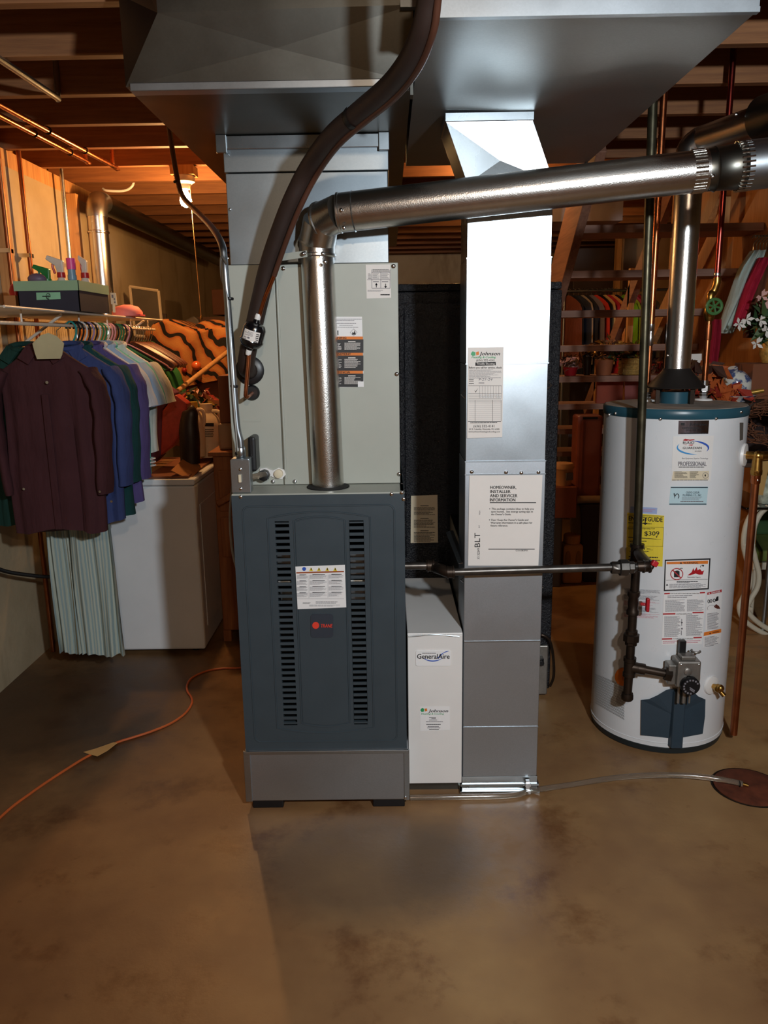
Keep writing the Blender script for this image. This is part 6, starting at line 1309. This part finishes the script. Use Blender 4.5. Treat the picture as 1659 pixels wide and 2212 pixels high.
# things standing on the treads --------------------------------------
def ztread(k): y, z = tread_at(k); return z + .0195
TERR = M('terracotta', 'a4603c', .75, var=.12); GOLDW = M('gold_wicker', 'b8924a', .4, .4, var=.35, scale=60, bump=.8, bscale=120)
def pot(px, k, w_, h, mat, label, leafmats, name='flower_pot', spread=.1, n=120, seed=1, dy=.10, leaf=.03):
    y, z = tread_at(k); z += .0195; y += dy; x = P(px, 800, y).x
    o = thing(name, label, 'flower pot', (x, y, z))
    obj('pot', MB().lathe([(w_ * .72, 0), (w_, h), (w_ * 1.02, h), (w_ * .9, h - .006), (w_ * .8, h * .75)], (x, y, z), seg=22), mat, o)
    clutter('dried_flowers', '', '', (x, y, z + h + spread * .55), (spread, spread * .6, spread * .7), n, leafmats, leaf, seed, parent=o)
    return o
pot(1232, 4, .05, .055, RED, 'red bowl of dried flowers on a stair tread', LB + [PINKF], spread=.07, seed=21)
pot(1304, 4, .065, .10, TERR, 'terracotta pot with bronze leaves on a stair tread', LGO + LB, spread=.12, seed=22)
pot(1268, 4, .03, .12, M('dark_vase', '221c20', .4), 'slim dark vase on a stair tread', LB, name='dark_vase', spread=.05, n=40, seed=23, dy=.14)
y, z = tread_at(4); z += .0195; bxx0, bxx1 = P(1346, 790, y + .03).x, P(1388, 790, y + .03).x
t = thing('gold_basket', 'gold wicker basket with metallic foliage on a stair tread', 'basket', ((bxx0 + bxx1) / 2, y + .08, z))
obj('basket', MB().box(bxx0, bxx1, y + .03, y + .14, z, z + .11), GOLDW, t, smooth=False, bevel=.006)
for i in range(4): obj('woven_band', MB().box(bxx0 - .003, bxx1 + .003, y + .027, y + .143, z + .012 + i * .027, z + .022 + i * .027), GOLDW, t, smooth=False, bevel=.002)
clutter('metallic_foliage', '', '', ((bxx0 + bxx1) / 2 - .02, y + .08, z + .15), (.16, .06, .07), 170, LGO + LG[:1], .034, 25, parent=t)
pot(1420, 5, .055, .08, TERR, 'pot of brown dried leaves behind the copper pipe', LB + LR[:1], spread=.17, n=260, seed=26, leaf=.034)
y, z = tread_at(5); z += .0195
simple('orange_folder', MB().prism([P(1291, 808, y + .02), P(1348, 806, y + .02), P(1345, 874, y + .02), P(1288, 874, y + .02)], (0, .035, 0)), M('orange_card', 'a8482c', .6, var=.1), 'orange-red box file standing on a stair tread', 'file box', P(1318, 874, y + .02), smooth=False, bevel=.004)
simple('pink_picture', MB().prism([P(1350, 812, y + .06), P(1384, 811, y + .06), P(1384, 874, y + .06), P(1350, 874, y + .06)], (0, .015, 0)), M('pink_card', 'a85a54', .6, var=.1), 'pink picture panel beside the orange box file', 'picture', P(1366, 874, y + .06), smooth=False)
# under the stairs
uy = 4.72
zb3 = P(1230, 1118, uy).z
simple('grey_crate', MB().box(P(1180, 1200, uy).x, P(1213, 1200, uy).x, uy, uy + .3, 0, zb3 - .001), M('grey_crate_plastic', '4a4240', .6), 'grey crate on the floor behind the refrigerator edge', 'crate', (P(1196, 1200, uy).x, uy, 0), smooth=False, bevel=.01)
simple('rust_carton', MB().box(P(1180, 1080, uy).x, P(1245, 1080, uy).x, uy - .01, uy + .28, zb3, P(1230, 1052, uy).z), M('rust_card', '8a4a32', .8, var=.1), 'rust brown carton under the beige pail', 'carton', P(1220, 1118, uy), smooth=False, bevel=.003)
zp = P(1230, 1052, uy).z + .001; xp = P(1216, 1050, uy + .06).x; BEI = M('beige_plastic', 'c8925c', .5, var=.05)
t = thing('beige_pail', 'beige lidded pail with dark label on the rust carton', 'pail', (xp, uy + .08, zp))
obj('body', MB().lathe([(.055, 0), (.062, .10), (.066, .105)], (xp, uy + .08, zp), seg=24), BEI, t); obj('lid', MB().lathe([(.069, .104), (.069, .118), (.06, .135), (.02, .140)], (xp, uy + .08, zp), seg=24), BEI, t)
obj('label', MB().obox((xp + .03, uy + .022, zp + .06), (.05, .004, .045), Matrix.Rotation(.4, 3, 'Z')), GREYINK, t, smooth=False)
ja_ = PZ(1236, 1262, 0); xj, yj = ja_.x, ja_.y
t = thing('beige_jug', 'beige plastic jug with round lid on the floor by the water heater', 'jug', (xj, yj + .05, 0)); hj = P(1236, 1158, yj).z
obj('body', MB().prism([(x, yj, z) for x, z in rrect(xj - .062, .002, xj + .062, hj * .82, .02)], (0, .11, 0)), BEI, t, smooth=False, bevel=.012)
obj('lid', MB().lathe([(.048, hj * .82), (.052, hj * .84), (.052, hj * .98), (.045, hj)], (xj, yj + .055, 0), seg=24), BEI, t)
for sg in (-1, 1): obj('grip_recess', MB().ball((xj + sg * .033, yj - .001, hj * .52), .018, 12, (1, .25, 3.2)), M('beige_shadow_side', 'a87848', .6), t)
simple('purple_jug', MB().lathe([(.05, 0), (.055, .02), (.055, .12), (.03, .17), (.018, .20), (.018, .22)], (P(1283, 1250, yj + .1).x, yj + .12, 0), seg=20), M('dim_purple', '4a3048', .4), 'dark purple bottle on the floor beside the beige jug', 'bottle', (P(1283, 1250, yj + .1).x, yj + .12, 0))
bz = P(1275, 1092, uy + .1).z
simple('dark_bin', MB().hexa([V((P(1262, 1200, uy + .1).x, uy + .1, 0)), V((P(1330, 1200, uy + .1).x, uy + .1, 0)), V((P(1330, 1200, uy + .1).x, uy + .4, 0)), V((P(1262, 1200, uy + .1).x, uy + .4, 0)), V((P(1252, 1100, uy + .1).x, uy + .08, bz)), V((P(1335, 1100, uy + .1).x, uy + .08, bz)), V((P(1335, 1100, uy + .1).x, uy + .42, bz)), V((P(1252, 1100, uy + .1).x, uy + .42, bz))]), M('dark_bin_plastic', '2c2026', .5), 'dark bin on the floor left of the water heater', 'bin', (P(1290, 1200, uy + .1).x, uy + .2, 0), smooth=False, bevel=.008)
ra = P(1247, 1080, uy + .14); simple('paper_roll', MB().cyl((ra.x, uy + .16, bz + .026), (ra.x + .25, uy + .16, bz + .026), .025, 16), M('tan_paper', 'c0a078', .8), 'rolled tan paper lying on the dark bin', 'paper roll', (ra.x, uy + .16, bz))
zq = bz + .001
t = thing('red_suitcase', 'reddish brown hard suitcase standing on the dark bin', 'suitcase', (P(1272, 1060, uy + .2).x, uy + .25, zq))
obj('shell', MB().box(P(1245, 980, uy + .21).x, P(1300, 980, uy + .21).x, uy + .21, uy + .36, zq, P(1270, 898, uy + .21).z), M('oxblood_shell', '8a4634', .5, var=.08), t, smooth=False, bevel=.015)
obj('handle', MB().box(P(1260, 900, uy + .2).x, P(1292, 900, uy + .2).x, uy + .204, uy + .21, P(1270, 906, uy + .2).z, P(1270, 901, uy + .2).z), DARK, t, smooth=False)
obj('shell_rib', MB().box(P(1256, 980, uy + .2).x, P(1259, 980, uy + .2).x, uy + .206, uy + .21, zq + .02, P(1270, 910, uy + .2).z), MATS['oxblood_shell'], t, smooth=False)

# shelf behind the heater --------------------------------------------
hy0 = 3.42; hzs = P(1560, 872, hy0).z; hx0, hx1 = 1.33, 2.7
t = thing('dark_shelf_unit', 'dark shelf unit behind the water heater holding decorations', 'shelf', (2.0, hy0 + .2, 0))
DKW = wood('dark_shelf_wood', '2e2018', '4a3426', 'X')
obj('shelf_board', MB().box(hx0, hx1, hy0, hy0 + .42, hzs - .022, hzs), DKW, t, smooth=False, bevel=.003)
obj('shelf_board', MB().box(hx0, hx1, hy0 + .12, hy0 + .42, hzs - .30, hzs - .28), DKW, t, smooth=False, bevel=.003)
for x in (hx0 + .02, hx1 - .02):
    for y in (hy0 + .14, hy0 + .40): obj('leg', MB().box(x - .015, x + .015, y - .015, y + .015, 0, hzs - .022), IRON, t, smooth=False)
obj('back_panel', MB().box(hx0, hx1, hy0 + .422, hy0 + .43, hzs - .3, hzs + .12), M('shelf_back', '2a1a18', .8), t, smooth=False)
zsb = hzs + .001
# crimson cloth, jackets on a rail
t = thing('side_clothes_rail', 'metal clothes rail at the right photo edge', 'rack', (2.2, 4.1, 0))
cz_ = P(1650, 520, 3.98).z
xs_ = 1.93
obj('rail', MB().cyl((xs_, 3.9, cz_), (2.9, 3.9, cz_), .012, 10), GALV, t)
for x in (xs_ + .01, 2.88): obj('upright', MB().cyl((x, 3.9, 0), (x, 3.9, cz_), .012, 10), GALV, t)
def strip(name, pts, Y, th, mat, label, cat='garment', n=10):
    # soft hanging cloth following an outline given as left/right pixel pairs
    rows = [(P(a, y, Y), P(b_, y, Y)) for a, b_, y in pts]; m_ = len(rows) - 1
    def fn(u, v):
        i = min(m_ - 1, int(v * m_)); f = v * m_ - i; l = rows[i][0].lerp(rows[i + 1][0], f); r = rows[i][1].lerp(rows[i + 1][1], f); p = l.lerp(r, u); return (p.x, p.y + .014 * math.sin(u * 11 + v * 4) , p.z)
    return simple(name, MB().grid(16, 14, fn, (0, th, 0)), mat, label, cat, rows[0][0], angle=70)
strip('pale_jacket', [(1630, 1652, 540), (1606, 1640, 580), (1585, 1622, 640), (1566, 1600, 690), (1557, 1585, 720)], 3.84, .05, cloth('pale_mint_cloth', 'a8b4ac'), 'pale mint jacket sleeve hanging at the right edge')
strip('red_scarf', [(1642, 1662, 556), (1618, 1640, 610), (1600, 1622, 660), (1584, 1606, 705)], 3.80, .025, cloth('crimson_cloth', 'a82238'), 'crimson scarf hanging over the pale jacket', 'scarf')
strip('brown_trousers', [(1650, 1664, 560), (1632, 1652, 620), (1620, 1640, 680), (1612, 1632, 730)], 3.88, .05, cloth('brown_cord', '6a3c28'), 'brown trousers hanging beside the pale jacket', 'trousers')
strip('dark_red_curtain', [(1535, 1556, 690), (1532, 1556, 740), (1530, 1552, 790), (1528, 1548, 850)], hy0 + .38, .02, cloth('dark_red_cloth', '8a1a2c'), 'dark red cloth hanging behind the copper pipe', 'cloth')
for i in range(5):
    x = P(1634 + i * 7, 515, 3.88).x; o = simple('steel_hook_hanger', MB().tube(smoothpath([(x, 3.9, cz_ - .06), (x, 3.9, cz_ - .02), (x + .018, 3.9, cz_ + .004), (x, 3.9, cz_ + .016), (x - .012, 3.9, cz_ + .004)], 5), .003, 6), CHROME, 'chrome hanger hook on the rail at the right photo edge', 'hanger', (x, 3.9, cz_), 'chrome hooks at the right')
# decorations on the shelf
a = P(1510, 840, hy0 + .12)
clutter('autumn_leaves', 'heap of red and orange artificial autumn leaves behind the heater', 'leaves', (a.x, hy0 + .13, zsb + .09), (.10, .08, .085), 170, LR + LB, .045, 31, kind='stuff', origin=(a.x, hy0 + .13, zsb), squash=1.8)
a = P(1572, 850, hy0 + .06); clutter('red_leaf_spray', 'red leaf spray lying beside the blue and white jar', 'leaves', (a.x, hy0 + .06, zsb + .035), (.08, .03, .03), 70, LR, .04, 32, kind='stuff', origin=(a.x, hy0 + .06, zsb), squash=1.8)
simple('white_sheet', MB().prism([P(1484, 765, hy0 + .36), P(1516, 764, hy0 + .36), P(1515, 800, hy0 + .36), P(1484, 800, hy0 + .36)], (0, .006, 0)), PAPER, 'white card propped behind the autumn leaves', 'card', P(1500, 800, hy0 + .36), smooth=False)
m, nt, b = newmat('blue_white_china'); v = vecs(nt); f = noise(nt, v, 26, 3); nt.links.new(ramp(nt, f, [(0.48, hexc('dcdcd4')), (0.56, hexc('50608c'))]), b.inputs['Base Color']); b.inputs['Roughness'].default_value = .2; CHINA = m
jr = P(1598, 838, hy0 + .2)
t = thing('china_jar', 'blue and white china jar lying on the shelf behind the heater', 'jar', (jr.x, hy0 + .22, zsb))
obj('jar_body', MB().lathe([(.03, -.07), (.058, -.045), (.066, 0), (.05, .04), (.028, .06), (.03, .08)], (jr.x, hy0 + .24, zsb + .068), (-.5, -.3, .82), 24), CHINA, t)
pl = P(1598, 862, hy0 + .05)
t = thing('china_plate', 'blue and white china bowl at the shelf edge', 'bowl', (pl.x, hy0 + .09, zsb))
obj('bowl', MB().lathe([(.04, 0), (.045, .006), (.085, .028), (.083, .029), (.04, .010)], (pl.x, hy0 + .09, zsb), seg=28), CHINA, t)
obj('dried_pods', MB().cyl((pl.x - .04, hy0 + .08, zsb + .022), (pl.x + .10, hy0 + .05, zsb + .050), .010, 10), LGO[0], t)
simple('tall_carton', MB().box(P(1624, 830, hy0 + .2).x, 2.2, hy0 + .2, hy0 + .40, zsb, P(1640, 786, hy0 + .2).z), CARDD, 'brown carton on the shelf at the right photo edge', 'carton', P(1640, 868, hy0 + .2), smooth=False, bevel=.003)
zcar = P(1640, 786, hy0 + .2).z + .001; vx_ = P(1662, 770, hy0 + .28).x
t = thing('wicker_vase', 'wicker vase with white artificial lilies and green leaves on the carton', 'plant', (vx_, hy0 + .28, zcar))
obj('vase', MB().lathe([(.03, 0), (.045, .04), (.04, .09), (.028, .12), (.034, .13)], (vx_, hy0 + .28, zcar), seg=20), GOLDW, t)
clutter('leaves', '', '', (vx_ - .03, hy0 + .24, zcar + .20), (.12, .07, .11), 60, [M('lily_leaf', '4a6038', .5, var=.25), LG[0]], .055, 41, parent=t)
rnd = random.Random(5)
for q in ((1596, 700), (1642, 692), (1634, 742), (1650, 665), (1645, 640), (1612, 690), (1655, 715)):
    c = P(*q, hy0 + .20); mb = MB()
    for i in range(5):
        a = 2 * PI * i / 5 + rnd.random(); d = V((math.cos(a), -.5, math.sin(a))).normalized(); s_ = d.cross(V((0, 1, 0))).normalized() * .008
        mb.add([c, c + d * .02 + s_, c + d * .036, c + d * .02 - s_], [(0, 1, 2, 3)])
    obj('lily_flower', mb, WHF if q[1] > 670 else PINKF, t, smooth=False, fix=False)
    obj('flower_stem', MB().tube(smoothpath([c, c.lerp(V((vx_, hy0 + .28, zcar + .13)), .5) + V((0, 0, .02)), V((vx_, hy0 + .28, zcar + .11))], 4), .0025, 6), LG[0], t)
# twig wreath hanging on the shelf front
wc = P(1672, 912, hy0 - .05); rnd = random.Random(9); mb = MB()
for i in range(150):
    a = rnd.random() * 6.28; r = .115 + rnd.gauss(0, .022); pts = []
    for k in range(7):
        aa = a + k * .14; rr = r + .012 * math.sin(k + i) ; pts.append(wc + V((rr * 1.1 * math.cos(aa), rnd.gauss(0, .014), rr * .62 * math.sin(aa))))
    mb.tube(pts, .0022, 4)
o = simple('twig_wreath', mb, M('twig_brown', '6a4028', .8, var=.4, scale=40), 'brown twig wreath hanging at the shelf edge on the right', 'wreath', wc)
# white garden table
ty = PZ(1600, 1368, 0).y; tz = P(1630, 1092, ty).z; tx_ = P(1602, 1090, ty).x
t = thing('garden_table', 'white scrolled metal garden table with dark top at the right edge', 'table', (tx_ + .3, ty + .3, 0))
WM = M('white_metal_paint', 'd4cdb8', .5, var=.08)
obj('table_top', MB().box(tx_, tx_ + 1.0, ty - .05, ty + .55, tz - .012, tz), M('dark_glass_top', '15120f', .12, coat=.5), t, smooth=False, bevel=.004)
sc1 = [(1640, 1094), (1622, 1112), (1610, 1140), (1606, 1175), (1612, 1205), (1620, 1240), (1617, 1268), (1604, 1292), (1597, 1312), (1604, 1335), (1628, 1356), (1665, 1376)]
for j, dx in enumerate((0, 19)):
    pts = [P(u + dx * (1 if v < 1300 else .9), v - (6 if j and v > 1330 else 0), ty - .01) for u, v in sc1]
    obj('scroll_leg', MB().tube(smoothpath(pts, 5), .0135, 12), WM, t)
for q in ((1616, 1177), (1611, 1314)): c = P(*q, ty - .01); obj('scroll_tie', MB().obox(c, (.062, .03, .018)), WM, t, smooth=False, bevel=.004)
obj('straight_foot', MB().cyl(P(1609, 1343, ty - .01), PZ(1600, 1370, .001), .010, 10), WM, t)
c = P(1650, 1215, ty + .25); 
t = thing('green_cushion_chair', 'garden chair with green cushion behind the scrolled table', 'chair', (c.x + .2, ty + .45, 0))
obj('seat_cushion', MB().box(c.x - .04, c.x + .5, ty + .25, ty + .7, P(1650, 1214, ty + .25).z, P(1650, 1190, ty + .25).z), M('olive_cushion', '6a7a38', .85, var=.15), t, smooth=False, bevel=.015)
obj('back_cushion', MB().box(c.x - .02, c.x + .5, ty + .6, ty + .68, P(1650, 1190, ty + .25).z, tz - .03), M('green_cushion', '3a5a34', .85, var=.15), t, smooth=False, bevel=.015)
obj('seat_rail', MB().box(c.x - .06, c.x + .5, ty + .24, ty + .27, P(1650, 1230, ty + .25).z, P(1650, 1215, ty + .25).z), WM, t, smooth=False, bevel=.004)
for x in (c.x - .04, c.x + .46):
    for y in (ty + .26, ty + .66): obj('leg', MB().cyl((x, y, 0), (x, y, P(1650, 1225, ty + .25).z), .012, 10), WM, t)
cv = P(1654, 1088, ty + .05)
simple('painted_can', MB().lathe([(.045, 0), (.05, .01), (.05, .18), (.046, .2), (.03, .205)], (cv.x + .01, ty + .06, tz + .001), seg=22), M('white_green_paint', 'b8c4b4', .4, var=.5, scale=30), 'white and green decorated can on the garden table', 'can', (cv.x, ty + .06, tz))
# dark patches are in the floor material; a dark pipe drop seen beyond the return duct
simple('ceiling_drop_pipe', MB().cyl((P(1572, 200, 4.6).x, 4.6, P(1572, 260, 4.6).z), (P(1572, 200, 4.6).x, 4.6, 2.6), .03, 14), IRON, 'dark pipe dropping from the joists beyond the vent', 'pipe', P(1572, 250, 4.6))
